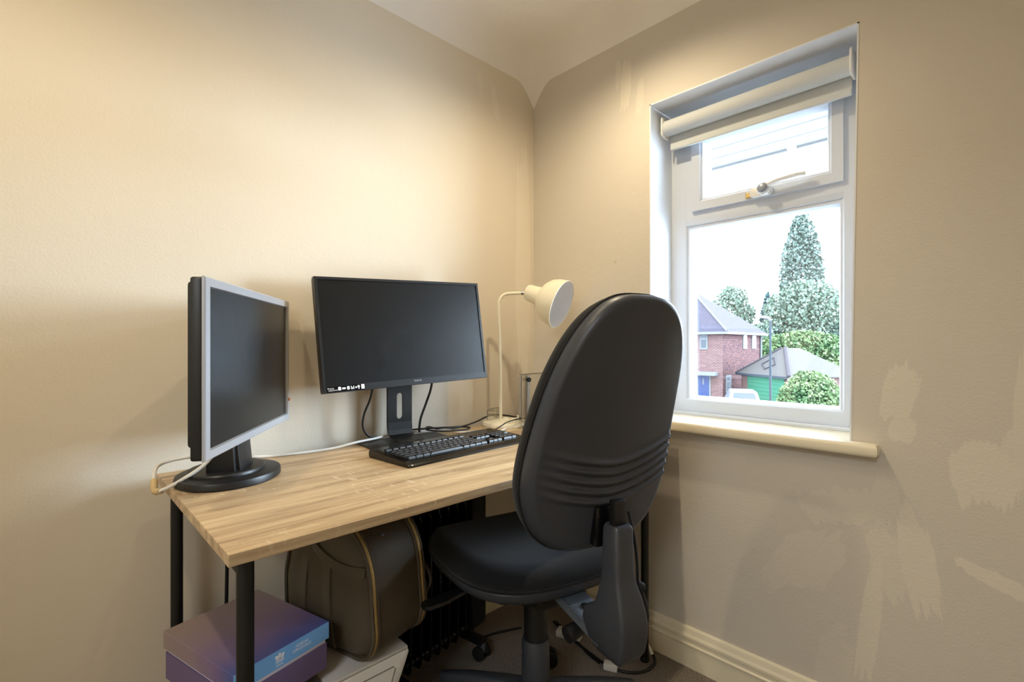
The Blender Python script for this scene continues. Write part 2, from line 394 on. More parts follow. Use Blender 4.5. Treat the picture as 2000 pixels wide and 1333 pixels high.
def text_part(name, body, size, mx, m, parent, ext=.0003, label=None, bold=0.0):
    cu = bpy.data.curves.new('t', 'FONT'); cu.body = body; cu.size = size; cu.extrude = ext; cu.align_x = 'CENTER'; cu.align_y = 'CENTER'; cu.offset = bold
    to = bpy.data.objects.new('t', cu); COL.objects.link(to)
    me = bpy.data.meshes.new_from_object(to); bpy.data.objects.remove(to); bpy.data.curves.remove(cu)
    me.transform(mx); me.materials.clear(); me.materials.append(m); me.name = name
    o = bpy.data.objects.new(name, me); COL.objects.link(o)
    if parent is not None: o.parent = parent
    if label: o['label'] = label
    return o
def basis(o, x, y):
    x = V(*x).normalized(); y = V(*y); z = x.cross(y).normalized(); y = z.cross(x)
    m = Matrix((x, y, z)).transposed().to_4x4(); m.translation = V(*o); return m

# ------------------------------------------------------------------ room shell
ZC = 2.27; XL = -2.25; YF = -2.35
b = MB(); b.box(XL-.1, .0, YF-.1, .0, -.12, 0); struct('floor', b, M_CARPET)
b = MB(); b.box(XL-.1, .30, 0, .15, -.12, 2.45); struct('wall_back', b, M_WALLB)
# window wall around the opening: y -0.562 .. -1.166(top) / -1.149(bottom), z 0.80 .. 1.892
WT = .30; yl = -.560; yrt = -1.167; yrb = -1.150; zb = .775; zt = 1.893
b = MB()
b.box(0, WT, yl, 0, -.12, 2.45)
b.hexa([V(0, YF-.1, zb), V(WT, YF-.1, zb), V(WT, yrb, zb), V(0, yrb, zb), V(0, YF-.1, zt), V(WT, YF-.1, zt), V(WT, yrt, zt), V(0, yrt, zt)])
b.box(0, WT, YF-.1, yl, -.12, zb); b.box(0, WT, YF-.1, yl, zt, 2.45)
struct('wall_right', b, M_WALLR)
b = MB()   # side wall with a doorway to the landing, added to let fill light in
b.box(XL-.1, XL, -.90, .15, -.12, 2.45); b.box(XL-.1, XL, YF-.1, -1.90, -.12, 2.45); b.box(XL-.1, XL, -1.90, -.90, 2.02, 2.45)
struct('wall_left', b, M_WALLO)
b = MB(); b.box(XL, .30, YF-.1, YF, -.12, 2.45); struct('wall_front', b, M_WALLO)
b = MB(); b.box(-4.2, XL-.1, -3.0, -.3, -.12, 0); struct('floor_landing', b, M_CARPET)  # landing space added round the fill light
b = MB(); b.box(-4.3, -4.2, -3.0, -.3, -.12, 2.5); b.box(-4.3, XL-.1, -.3, -.2, -.12, 2.5); b.box(-4.3, XL-.1, -3.1, -3.0, -.12, 2.5); b.box(-4.3, XL-.1, -3.1, -.2, 2.4, 2.5)
b.box(XL-.12, XL-.1, -3.1, YF-.1, -.12, 2.45)
struct('wall_landing', b, M_WALLO)
# ceiling with a coved, rounded junction
b = MB(); rr = .105
def axis_samples(L):
    s_ = [0, .0005, .002, .005, .009, .014, .02, .028, .037, .047, .058, .070, .083, .095, .105, .13]
    k = .2
    while k < L: s_.append(k); k += .15
    return s_+[L]
us = axis_samples(-XL); ws = axis_samples(-YF); grid = []
for u in us:
    row = []
    for q in ws:
        dx, dy = max(0, rr-u), max(0, rr-q)
        e = math.hypot(dx, dy); d = min(e, rr)
        z = ZC - rr + math.sqrt(max(0., rr*rr-d*d))
        if e > rr: z = ZC-rr-(e-rr)*2.2
        row.append(b.bm.verts.new((-u, -q, z)))
    grid.append(row)
fs = []
for i in range(len(us)-1):
    for j in range(len(ws)-1): fs.append(b.bm.faces.new((grid[i][j], grid[i+1][j], grid[i+1][j+1], grid[i][j+1])))
for f in fs:
    f.normal_update()
    if f.normal.z > 0: f.normal_flip()
b.box(XL-.1, .3, YF-.1, .15, ZC+.02, 2.45)
struct('ceiling', b, M_CEIL, smooth=60)
def skirting(name, p0, p1, nrm):
    """p0-p1 along the wall, nrm into the room"""
    prof = [(0, 0), (.016, 0), (.016, .068), (.019, .072), (.019, .076), (.014, .079), (.014, .088), (.017, .092), (.017, .10), (.012, .108), (.008, .122), (.004, .127), (0, .127)]
    d = V(*p1)-V(*p0); n = V(*nrm); mb = MB()
    mb.prism(prof, 0., 1., lambda a, c, t: V(*p0)+d*t+n*a+V(0, 0, c))
    return struct(name, mb, M_GLOSSW)
skirting('baseboard_right', (0, 0, 0), (0, YF, 0), (-1, 0, 0))
skirting('baseboard_back', (XL, 0, 0), (-.019, 0, 0), (0, -1, 0))

# ------------------------------------------------------------------ window
XF = .150   # room face of the frame
win = bpy.data.objects.new('window_1', None); COL.objects.link(win); win['kind'] = 'structure'; win['label'] = 'white plastic casement window with a top opener'
def wpart(name, mb, m, smooth=None, label=None, parent=None):
    o = mb.build(name, m, parent or win, smooth, label=label); o['kind'] = 'structure'; return o
# plaster lining of the reveal (thin white painted skin)
b = MB(); t_ = .004
b.box(-.001, XF+.05, yl-t_, yl, zb, zt)
b.hexa([V(-.001, yrb, zb), V(XF+.05, yrb, zb), V(XF+.05, yrb+t_, zb), V(-.001, yrb+t_, zb), V(-.001, yrt, zt), V(XF+.05, yrt, zt), V(XF+.05, yrt+t_, zt), V(-.001, yrt+t_, zt)])
b.box(-.001, XF+.05, yrt, yl, zt-t_, zt)
wpart('reveal_lining', b, M_REVEAL)
def mitred(mb, y0, y1, z0, z1, prof):
    """frame around y0<y1, z0<z1; prof = (inset from the outer edge, x) closed profile"""
    cs = [(y0, z0, 1, 1), (y1, z0, -1, 1), (y1, z1, -1, -1), (y0, z1, 1, -1)]
    mb.rings([[V(x, cy+sy*i, cz+sz*i) for i, x in prof] for cy, cz, sy, sz in cs], loop=True)
FY0, FY1, FZ0, FZ1 = -1.157, -.564, .800, 1.885
zm0, zm1 = 1.480, 1.535     # transom
b = MB()
mitred(b, FY0, FY1, FZ0, FZ1, [(0, XF), (.054, XF), (.060, XF+.006), (.064, XF+.018), (.064, XF+.07), (0, XF+.07)])
mitred(b, FY0+.040, FY1-.040, 1.50, FZ1-.040, [(0, XF+.0004), (.036, XF+.0004), (.040, XF+.004), (.040, XF+.07), (0, XF+.07)])
b.box(XF+.0005, XF+.07, FY0+.04, FY1-.04, zm0, zm1, .004)
wpart('window_frame', b, M_UPVC, 30)
b = MB()   # glazing bead of the fixed pane
mitred(b, FY0+.050, FY1-.052, .838, zm0+.004, [(0, XF+.006), (.014, XF+.006), (.017, XF+.010), (.020, XF+.020), (.020, XF+.05), (0, XF+.05)])
wpart('glazing_bead', b, M_UPVC, 30)
b = MB(); b.box(XF+.034, XF+.040, FY0+.06, FY1-.06, .845, zm0-.005); wpart('window_pane', b, M_GLASS)
b = MB()   # opening top light
SY0, SY1, SZ0, SZ1 = -1.103, -.645, 1.528, 1.808
mitred(b, SY0, SY1, SZ0, SZ1, [(0, XF-.012), (.029, XF-.012), (.033, XF-.007), (.038, XF-.005), (.042, XF+.004), (.046, XF+.018), (.046, XF+.05), (0, XF+.05)])
sash = wpart('opening_sash', b, M_UPVC, 30)
b = MB(); b.box(XF+.026, XF+.032, SY0+.035, SY1-.035, SZ0+.035, SZ1-.035); wpart('window_pane', b, M_GLASS, parent=sash)
# espag handle on the bottom rail of the opener
b = MB(); hy, hz = -.888, SZ0+.018
b.prism(rrect(hy-.028, hy+.040, hz-.017, hz+.013, .012), XF-.026, XF-.0125, lambda a, c, d: V(d, a, c), .003)
b.lathe([(.021, 0), (.021, .006), (.017, .014), (.008, .018)], Matrix.Translation((XF-.026, hy-.006, hz+.002)) @ Matrix.Rotation(-PI/2, 4, 'Y'), 20)
b.tube([(XF-.038, hy-.012, hz+.008), (XF-.042, hy-.05, hz+.016), (XF-.042, hy-.10, hz+.020), (XF-.040, hy-.128, hz+.019)], .0085, 8, flat=.75)
wpart('window_handle', b, M_WHITEP, 40, 'white lever handle with a silver lock button', sash)
b = MB(); b.lathe([(.015, 0), (.015, .004), (.011, .007)], Matrix.Translation((XF-.0445, hy-.006, hz+.002)) @ Matrix.Rotation(-PI/2, 4, 'Y'), 16)
wpart('lock_button', b, mat('satin_silver', rgb(150, 158, 172), .4, metal=.3), 40, 'silver lock button', sash)
b = MB(); b.box(XF-.018, XF-.0125, hy+.034, hy+.056, hz-.014, hz+.004, .002); wpart('latch_plate', b, M_ZIP, None, 'brass latch plate', sash)
b = MB(); b.box(XF-.018, XF, FY0, FY1, .800, .812, .003); wpart('sill_trim', b, M_UPVC)
# sill board with a bullnose and a horn past the reveal
b = MB()
outl = [(XF+.02, yl+.001), (-.002, yl+.001), (-.002, yl+.03), (-.045, yl+.03), (-.045, -1.212), (-.002, -1.212), (-.002, yrb-.001), (XF+.02, yrb-.001)]
b.prism(outl, .768, .801, lambda a, c, d: V(a, c, d), .010, 3)
wpart('window_sill', b, M_GLOSSW, 40, 'cream gloss painted window board')

# roller blind
bl = thing('roller_blind', 'cream roller blind rolled up at the top of the window recess', 'blind', (.085, -.862, 1.80))
b = MB(); zr = 1.826; xr = .080
y0, y1 = -1.135, -.580
b.cyl((xr, y0, zr), (xr, y1, zr), .027, n=28); b.build('fabric_roll', M_BLIND, bl, 40, True)
b = MB(); b.box(xr+.022, xr+.0255, y0+.004, y1-.004, 1.765, zr); b.build('hanging_fabric', M_BLIND, bl, None, True)
b = MB(); b.box(xr+.018, xr+.030, y0+.004, y1-.004, 1.752, 1.772, .004); b.build('bottom_bar', M_BLIND, bl, None, True)
for yy, s in ((y0, -1), (y1, 1)):
    b = MB(); b.prism(rrect(xr-.03, xr+.03, zr-.036, zr+.040, .014), yy, yy+.006*s, lambda a, c, d: V(a, d, c), .0015)
    b.lathe([(.012, 0), (.012, .012), (.006, .014)], Matrix.Translation((xr, yy+.001*s, zr)) @ Matrix.Rotation(PI/2*s, 4, 'X'), 16)
    b.build('bracket', M_WHITEP, bl, 40, True)

# ------------------------------------------------------------------ desk
DZ = .748; DX0, DX1, DY0, DY1 = -1.337, -.052, -.664, -.048
desk = thing('desk', 'oak effect desk with slim black metal legs along the long wall', 'desk', (-.69, -.356, 0))
b = MB(); b.box(DX0, DX1, DY0, DY1, DZ-.019, DZ, .0012); b.build('desktop', M_WOOD, desk, None, True)
LEGS = [(-1.305, -.628), (-1.303, -.082), (-.088, -.628+.035), (-.088, -.082)]
for x, y in LEGS:
    b = MB(); b.cyl((x, y, .012), (x, y, DZ-.019), .0125, n=20); lg = b.build('leg', M_BLACKM, desk, 40, True)
    b = MB(); b.cyl((x, y, 0), (x, y, .014), .014, n=16, bev=.002); b.build('foot_cap', M_RUBBER, lg, 40, True, desk)
for x in (-1.304, -.088):
    b = MB(); b.box(x-.0125, x+.0125, -.62, -.082, DZ-.047, DZ-.0192, .001); b.build('end_rail', M_BLACKM, desk, None, True)
b = MB(); b.box(-1.29, -.10, -.30, -.275, DZ-.047, DZ-.0192, .001); b.build('under_rail', M_BLACKM, desk, None, True)
b = MB(); b.box(-.825, -.775, -.60, -.12, DZ-.036, DZ-.0192, .001); b.build('cross_rail', M_BLACKM, desk, None, True)

# ------------------------------------------------------------------ silver framed monitor at the desk's left end
A1 = math.radians(55.6)
m1 = thing('monitor', 'silver framed monitor turned sideways at the left end of the desk', 'monitor', (-1.222, -.205, DZ), A1)
c1 = RZ(-A1) @ V(-1.177+1.222, -.245+.205, 0); cx, cy = c1.x, c1.y
W1, zb1, zt1 = .258, .095, .425      # half width, bottom and top above the desk
def on_m1(a, c, d): return V(cx+a, cy+d, c)
b = MB(); zc_ = (zb1+zt1)/2; hh = (zt1-zb1)/2
def frame_ring(mb, hw, hh_, prof, f, czz):
    cs = [(-1, -1), (1, -1), (1, 1), (-1, 1)]
    mb.rings([[f(sx*(hw-i), czz+sz*(hh_-i), d) for i, d in prof] for sx, sz in cs], loop=True)
frame_ring(b, W1, hh, [(0, .006), (0, .002), (.002, 0), (.017, -.001), (.019, .005), (.019, .006)], on_m1, zc_)
b.build('bezel', M_SILVER, m1, 30, label='silver bezel')
b = MB(); b.prism(rrect(-W1+.018, W1-.018, zb1+.018, zt1-.018, .001, 1), .0045, .006, lambda a, c, d: on_m1(a, c, d)); b.build('screen', M_SCREEN, m1)
b = MB(); b.prism(rrect(-W1+.001, W1-.001, zb1+.001, zt1-.001, .006, 3), .0062, .026, on_m1, .003)
b.prism(rrect(-W1+.02, W1-.02, zb1+.02, zt1-.006, .01, 3), .0255, .040, on_m1, .006); b.build('back_housing', M_BLACKP, m1, 40)
b = MB(); b.box(W1-.012, W1-.004, cy-.004, cy+.001, zb1+.052, zb1+.060, .001); b.bm.transform(Matrix.Translation((cx, 0, 0))); b.build('power_light', mat('amber_led', rgb(196, 110, 60), .4), m1, label='small amber power light')
b = MB()   # neck
ny = cy+.052
b.hexa([V(cx-.050, ny-.024, .018), V(cx+.050, ny-.024, .018), V(cx+.050, ny+.036, .018), V(cx-.050, ny+.036, .018),
        V(cx-.050, ny-.012, .20), V(cx+.050, ny-.012, .20), V(cx+.050, ny+.03, .20), V(cx-.050, ny+.03, .20)], .004)
b.hexa([V(cx-.038, ny-.032, .016), V(cx+.038, ny-.032, .016), V(cx+.038, ny-.02, .016), V(cx-.038, ny-.02, .016),
        V(cx-.038, ny-.018, .16), V(cx+.038, ny-.018, .16), V(cx+.038, ny-.01, .16), V(cx-.038, ny-.01, .16)], .003)
b.build('stand_neck', M_BLACKP, m1, 40)
def disc(mb, rx, ry, prof, ox=0, oy=0, n=48):
    mb.rings([[V(ox+rx*k*math.cos(2*PI*j/n), oy+ry*k*math.sin(2*PI*j/n), z) for j in range(n)] for k, z in prof])
b = MB(); disc(b, .119, .104, [(.97, 0), (1, .003), (1, .012), (.985, .016), (.80, .019), (.05, .0195)]); b.build('stand_base', M_BLACKP, m1, 40)
b = MB(); disc(b, .090, .076, [(1, .018), (1, .023), (.97, .026), (.05, .029)], .0, .006); b.build('swivel_plate', M_BLACKP, m1, 40)

# ------------------------------------------------------------------ wide black monitor
A2 = math.radians(-5.5)
m2 = thing('monitor', 'wide slim black monitor facing the chair in the middle of the desk', 'monitor', (-.70, -.115, DZ), A2)
c2 = RZ(-A2) @ V(-.715+.70, -.152+.115, 0)
TL2 = Matrix.Translation((c2.x, c2.y, .343)) @ Matrix.Rotation(math.radians(-2.4), 4, 'Y') @ Matrix.Rotation(math.radians(-7), 4, 'X')
W2, H2 = .2735, .1635
def on_m2(a, c, d): return TL2 @ V(a, d, c)
b = MB(); frame_ring(b, W2, H2, [(0, .020), (0, .001), (.001, 0), (.008, 0), (.009, .003), (.009, .02)], on_m2, 0)
b.prism(rrect(-W2+.008, W2-.008, -H2+.008, -H2+.020, .0005, 1), .0004, .012, on_m2)
b.build('bezel', M_BLACKP, m2, 30)
b = MB(); b.prism(rrect(-W2+.008, W2-.008, -H2+.019, H2-.008, .0005, 1), .0025, .010, on_m2); b.build('screen', M_SCREEN2, m2)
b = MB(); b.prism(rrect(-W2+.001, W2-.001, -H2+.001, H2-.001, .004, 3), .0195, .030, on_m2, .002)
b.prism(rrect(-.13, .13, -.11, .09, .02, 4), .03, .052, on_m2, .008); b.build('back_housing', M_BLACKP, m2, 40)
def txt2(name, body, size, a, c, mm=M_INKW, bold=0.): 
    return text_part(name, body, size, TL2 @ basis((a, -.0004, c), (1, 0, 0), (0, 0, 1)), mm, m2, .0002, bold=bold)
txt2('brand_lettering', 'iiyama', .0105, .012, -H2+.0135, mat('grey_print', rgb(150, 150, 154), .5))
# specification sticker: separate white marks along the lower left of the bezel
b = MB(); b.prism(rrect(-W2+.010, -W2+.118, -H2+.0025, -H2+.0185, .001, 2), -.0004, .0003, on_m2); st = b.build('sticker', M_BLACKG, m2, label='black feature sticker with white symbols')
txt2('sticker_lettering', 'ProLite', .006, -W2+.021, -H2+.0125).parent = st
txt2('sticker_lettering', 'XUB2492HSU', .0045, -W2+.027, -H2+.0070).parent = st
b = MB()
def mark(x0, x1, z0=.006, z1=.0155): b.prism(rrect(-W2+x0, -W2+x1, -H2+z0, -H2+z1, .001, 2), -.0007, -.0003, on_m2)
mark(.041, .049); mark(.052, .062, .008, .013); mark(.066, .073); mark(.077, .079); mark(.0805, .0825, .006, .012); mark(.084, .086); mark(.0895, .0935, .008, .013); mark(.096, .102, .009, .0155); mark(.098, .101, .005, .008); mark(.1065, .116, .0045, .0175)
o = b.build('sticker_symbol', M_INKW, st)
b = MB()   # base plate
b.prism(rrect(-.145, .130, -.075, .062, .004, 2), 0, .007, lambda a, c, d: V(a, c, d), .0015); b.build('stand_base', M_BLACKP, m2, 40)
# bent neck plate with a cable slot
b = MB(); NX = -.006; th = .009; hw = .042
prof = [(-.046, .0075), (-.012, .0080), (.018, .011), (.032, .018), (.038, .032), (.0405, .055)]
zz0, zz1, zs0, zs1 = .055, .30, .076, .138
ys = lambda z: .0405+.004*(z-.055)
def row(y, z, w_=hw): return [V(NX-w_, y, z), V(NX+w_, y, z), V(NX+w_, y+th, z+.003), V(NX-w_, y+th, z+.003)]
b.rings([row(y, z) for y, z in prof]+[row(ys(z), z) for z in (.062,)], cap=(True, True))
def strip(x0, x1, z0, z1): b.hexa([V(NX+x0, ys(z0), z0), V(NX+x1, ys(z0), z0), V(NX+x1, ys(z0)+th, z0), V(NX+x0, ys(z0)+th, z0), V(NX+x0, ys(z1), z1), V(NX+x1, ys(z1), z1), V(NX+x1, ys(z1)+th, z1), V(NX+x0, ys(z1)+th, z1)])
sw = .011
strip(-hw, hw, .061, zs0-sw); strip(-hw, hw, zs1+sw, .33)
slot = [(sw*math.cos(a), (zs1 if a <= PI else zs0)+sw*math.sin(a)) for a in [PI*k/10 for k in range(11)]]+[(sw*math.cos(a), zs0+sw*math.sin(a)) for a in [PI+PI*k/10 for k in range(11)]]
outr = [(hw, zs0), (hw, zs1), (hw, zs1+sw), (-hw, zs1+sw), (-hw, zs1), (-hw, zs0), (-hw, zs0-sw), (hw, zs0-sw)]
def side_fill(sg):
    arc = [(sg*sw*math.cos(t), zs1+sw*math.sin(t)) for t in [PI/2*(1-k/6) for k in range(7)]]+[(sg*sw*math.cos(t), zs0-sw*math.sin(t)) for t in [PI/2*k/6 for k in range(7)]]
    poly = [(sg*hw, zs1+sw)]+arc+[(sg*hw, zs0-sw)]
    b.prism(poly, 0, th, lambda a, c, d: V(NX+a, ys(c)+d, c))
side_fill(1); side_fill(-1)
b.build('stand_neck', M_BLACKM, m2)

# ------------------------------------------------------------------ keyboard
kb = thing('keyboard', 'black full size keyboard lying in front of the wide monitor', 'keyboard', (-.660, -.312, DZ), math.radians(4.2))
KW, KD = .232, .092
b = MB()
prof = [(-KD, .000), (-KD-.002, .006), (-KD+.006, .0125), (-KD+.02, .015), (KD-.012, .0225), (KD, .020), (KD+.001, .010), (KD-.004, 0)]
rs = []
for xx, k in ((-KW, .86), (-KW+.003, .95), (-KW+.012, 1), (KW-.012, 1), (KW-.003, .95), (KW, .86)):
    rs.append([V(xx, y*(.97 if k < 1 else 1)*(1 if k != .86 else .985), z*k) for y, z in prof])
b.rings(rs); b.build('case', M_BLACKG, kb, 40)
ktop = lambda y: .0145+(y+KD)*.0415
pitch = .0186; keys = []
def add_key(x, y, wk, hk=1.): keys.append((x, y, wk, hk))
y0 = -KD+.030
rows = [[1.25, 1.25, 1.25, 6.25, 1.25, 1.25, 1.25, 1.25], [2.25]+[1]*10+[2.75], [1.75]+[1]*11+[2.25], [1.5]+[1]*12+[1.5], [1]*13+[2]]
x_l = -KW+.014
for r, ws_ in enumerate(rows):
    x = x_l; yy = y0+r*pitch*.96
    for wk in ws_: add_key(x+wk*pitch/2, yy, wk); x += wk*pitch
yf = y0+5*pitch*.96+.006
for k in range(13): add_key(x_l+pitch*.5+k*pitch*1.15, yf, 1, .8)
xn = x_l+15*pitch+.008
for k in range(3): add_key(xn+pitch*(k+.5), y0, 1)
add_key(xn+pitch*1.5, y0+pitch*.96, 1)
for r in (3, 4):
    for k in range(3): add_key(xn+pitch*(k+.5), y0+r*pitch*.96, 1)
xp = xn+3*pitch+.008
nump = [(0, 0, 2), (2, 0, 1), (0, 1, 1), (1, 1, 1), (2, 1, 1), (0, 2, 1), (1, 2, 1), (2, 2, 1), (0, 3, 1), (1, 3, 1), (2, 3, 1), (3, 3, 1)]
for c_, r, wk in nump: add_key(xp+pitch*(c_+wk/2), y0+r*pitch*.96, wk)
for k in range(4): add_key(xp+pitch*(k+.5), y0+4*pitch*.96, 1)
keys = keys[:100]
for (x, y, wk, hk) in keys:
    b = MB(); a = pitch*wk/2-.0011; d = pitch*.46*hk; z = ktop(y)
    b.rings([[V(x+sx*a*k, y+sy*d*k+(.0006 if k < 1 else 0), z+h_) for sx, sy in ((-1, -1), (1, -1), (1, 1), (-1, 1))] for k, h_ in ((1, -.003), (1, .002), (.93, .0055), (.80, .0068))])
    b.build('key', M_BLACKP, kb)
b = MB(); b.box(KW-.13, KW-.04, KD-.020, KD-.013, ktop(KD-.016)-.002, ktop(KD-.016)+.001, .0005); b.build('indicator_panel', M_BLACKP, kb)

# ------------------------------------------------------------------ desk lamp
LX, LY = -.272, -.112
lamp = thing('desk_lamp', 'cream metal desk lamp with a tilted shade near the room corner', 'lamp', (LX, LY, DZ))
b = MB(); b.lathe([(.086, 0), (.088, .003), (.088, .010), (.084, .016), (.07, .020), (.012, .024), (.010, .03)], None, 48); b.build('lamp_base', M_LAMP, lamp, 40)
b = MB(); b.tube([(-.006, .02, .02), (-.007, .021, .2), (-.012, .024, .43), (-.011, .022, .470), (.003, .012, .494), (.028, -.008, .500), (.056, -.031, .501), (.080, -.050, .5015)], .0062, 12); b.build('lamp_stem', M_LAMP, lamp, 60)
b = MB(); b.cyl((.053, -.0285, .501), (.082, -.052, .5015), .0072, n=16); b.build('joint_sleeve', M_CHROME, lamp, 40, label='chrome sleeve joint')
# shade axis: to the right, towards the room and down
ax = (R2*.80 - F2*.42 + V(0, 0, -.34)).normalized()
p_cap = V(.080, -.050, .502)
MXs = Matrix.Translation(p_cap) @ ax.to_track_quat('Z', 'Y').to_matrix().to_4x4() @ Matrix.Scale(1.12, 4)
shade_o = [(.018, -.012), (.026, -.008), (.0285, .0), (.030, .020), (.033, .042), (.040, .048), (.056, .058), (.070, .074), (.078, .096), (.081, .118), (.0825, .125)]
shade_i = [(.0805, .125), (.079, .117), (.076, .096), (.068, .076), (.054, .060), (.040, .052), (.02, .048)]
b = MB(); b.lathe(shade_o+[(.0805, .126), (.0800, .121)], MXs, 48, (True, False)); sh = b.build('lamp_shade', M_LAMP, lamp, 40)
b = MB(); b.lathe(shade_i, MXs, 48, (False, True)); b.build('shade_inside', M_LAMPIN, sh, 40, label='white inside of the shade')

# ------------------------------------------------------------------ clear acrylic pieces
tr = thing('acrylic_tray', 'clear acrylic tray stood on edge in the corner behind the chair', 'tray', (-.15, -.215, DZ))
b = MB(); T0, T1 = -0.296, -.028; TZ0, TZ1 = DZ+.008, DZ+.198
b.prism(rrect(T0, T1, TZ0, TZ1, .014, 5), -.222, -.2185, lambda a, c, d: V(a, d, c), .0008); b.build('panel', M_ACRYL, tr, None, True)
b = MB()
for (x0, x1, z0, z1) in ((T0+.01, T1-.01, TZ0, TZ0+.004), (T0+.01, T1-.01, TZ1-.004, TZ1), (T0, T0+.004, TZ0+.01, TZ1-.01), (T1-.004, T1, TZ0+.01, TZ1-.01)): b.box(x0, x1, -.2185, -.207, z0, z1, .001)
b.build('rim', M_ACRYL, tr, None, True)
b = MB(); b.tube([(T0, -.2205, TZ0+.02), (T0, -.2205, TZ1-.014), (T0+.014, -.2205, TZ1), (T1, -.2205, TZ1)], .0018, 6, 6); b.build('edge_trim', M_CHROME, tr, 40, True, label='polished edge')
for x in (T0+.030, T1-.025):
    b = MB(); b.box(x-.006, x+.006, -.2275, -.2215, TZ0+.01, TZ1-.004, .001); sb = b.build('strip', M_FROST, tr, None, True, label='grey frosted strip')
    for z in (TZ0+.018, TZ1-.020):
        b = MB(); b.cyl((x, -.234, z), (x, -.2215, z), .0085, n=18, bev=.002); b.build('rubber_foot', M_RUBBER, sb, 40, True, tr, label='round black foot')
for x in (T0+.022, T1-.022):
    b = MB(); b.cyl((x, -.2145, DZ), (x, -.2145, TZ0+.001), .007, n=14); b.build('base_foot', M_RUBBER, tr, 40, True)
cs = thing('card_stand', 'small clear acrylic stand on the back of the round lamp base', 'stand', (-.30, -.08, DZ+.021))
SZ = DZ+.0212
b = MB(); b.prism(rrect(-.335, -.262, SZ, SZ+.043, .010, 5), -.082, -.079, lambda a, c, d: V(a, d, c), .0008); b.build('upright', M_ACRYL, cs, None, True)
b = MB(); b.tube([(-.335, -.0805, SZ+.002), (-.335, -.0805, SZ+.034), (-.326, -.0805, SZ+.043), (-.271, -.0805, SZ+.043), (-.262, -.0805, SZ+.034), (-.262, -.0805, SZ+.012)], .0013, 6, 4); b.build('edge_trim', M_CHROME, cs, 40, True)

# ------------------------------------------------------------------ cables on the desk
def cable(name, label, pts, r, m, cat='cable', n=8):
    mb = MB(); mb.tube(pts, r, n, 8); o = mb.build(name, m, None, 60); return tag(o, label, cat)
cz = DZ+.004
cable('power_cord', 'white power cord running along the back of the desk behind both monitors',
      [(-1.13, -.055, cz+.004), (-1.09, -.060, cz), (-1.03, -.075, cz), (-.97, -.080, cz), (-.92, -.085, cz+.002), (-.865, -.088, cz+.009), (-.79, -.075, cz+.010), (-.74, -.055, cz+.010), (-.66, -.05, cz+.010), (-.60, -.07, cz+.008), (-.53, -.10, cz+.006), (-.50, -.125, cz), (-.45, -.165, cz), (-.40, -.205, cz), (-.355, -.20, cz+.004)], .0036, M_CABW)
lp = thing('looped_cable', 'white cable loop hanging over the left end of the desk', 'cable', (-1.33, -.17, DZ))
b = MB(); b.tube([(-1.245, -.250, DZ+.098), (-1.275, -.242, DZ+.050), (-1.322, -.236, DZ+.018), (-1.350, -.222, DZ+.002), (-1.360, -.195, DZ-.004), (-1.357, -.160, DZ+.016), (-1.345, -.120, DZ+.032), (-1.315, -.105, DZ+.038), (-1.275, -.115, DZ+.042), (-1.235, -.14, DZ+.05)], .0040, 8); b.build('cord', M_CABW, lp, 60, True)
b = MB(); b.tube([(-1.353, -.217, DZ-.001), (-1.360, -.195, DZ-.004), (-1.358, -.168, DZ+.012)], .0068, 10); b.build('plug_sleeve', mat('yellowed_plastic', rgb(208, 180, 130), .45), lp, 60, True, label='yellowed plug sleeve')
mc = cable('monitor_cable', 'black cable hanging from the left half of the wide monitor', [(-.800, -.085, DZ+.20), (-.806, -.075, DZ+.14), (-.822, -.065, DZ+.09), (-.824, -.062, DZ+.05), (-.805, -.062, DZ+.022), (-.775, -.060, DZ+.014)], .0034, M_CABB)
cable('monitor_cable', 'black cable hanging from the right half of the wide monitor', [(-.590, -.095, DZ+.215), (-.592, -.088, DZ+.16), (-.606, -.080, DZ+.11), (-.622, -.072, DZ+.06), (-.627, -.070, DZ+.022), (-.625, -.070, DZ+.012)], .0040, M_CABB)
cable('coiled_cable', 'black cable coiled in a flat loop to the right of the monitor stand', [(-.66, -.055, cz+.018), (-.60, -.075, cz+.018), (-.53, -.095, cz+.016), (-.47, -.10, cz+.012), (-.455, -.125, cz+.010), (-.50, -.15, cz+.011), (-.575, -.135, cz+.014), (-.62, -.105, cz+.020), (-.59, -.07, cz+.022), (-.52, -.06, cz+.002), (-.43, -.055, cz+.004), (-.36, -.052, cz+.014), (-.30, -.045, cz+.026), (-.22, -.045, cz+.022), (-.12, -.06, cz), (-.08, -.066, cz)], .0030, M_CABB)
cable('black_cable', 'thin black cord rising from the keyboard past the lamp base', [(-.50, -.222, cz+.012), (-.47, -.205, cz+.001), (-.42, -.195, cz+.002), (-.39, -.202, cz+.012), (-.345, -.200, cz+.026), (-.29, -.197, cz+.030), (-.22, -.197, cz+.024), (-.13, -.195, cz+.004), (-.08, -.19, cz)], .0022, M_CABB)
cable('lamp_cord', 'cream lamp cord crossing the round lamp base', [(-.33, -.16, cz+.002), (-.30, -.178, cz+.028), (-.26, -.168, cz+.030), (-.215, -.12, cz+.028), (-.17, -.09, cz+.002), (-.10, -.075, cz)], .0030, M_LAMP)
cable('hanging_cable', 'thin black cable hanging behind the rear left desk leg', [(-1.292, -.062, .655), (-1.26, -.052, .650), (-1.215, -.044, .655), (-1.19, -.042, .64), (-1.188, -.042, .56), (-1.19, -.042, .40), (-1.195, -.045, .2), (-1.20, -.05, .02)], .0045, M_CABB)

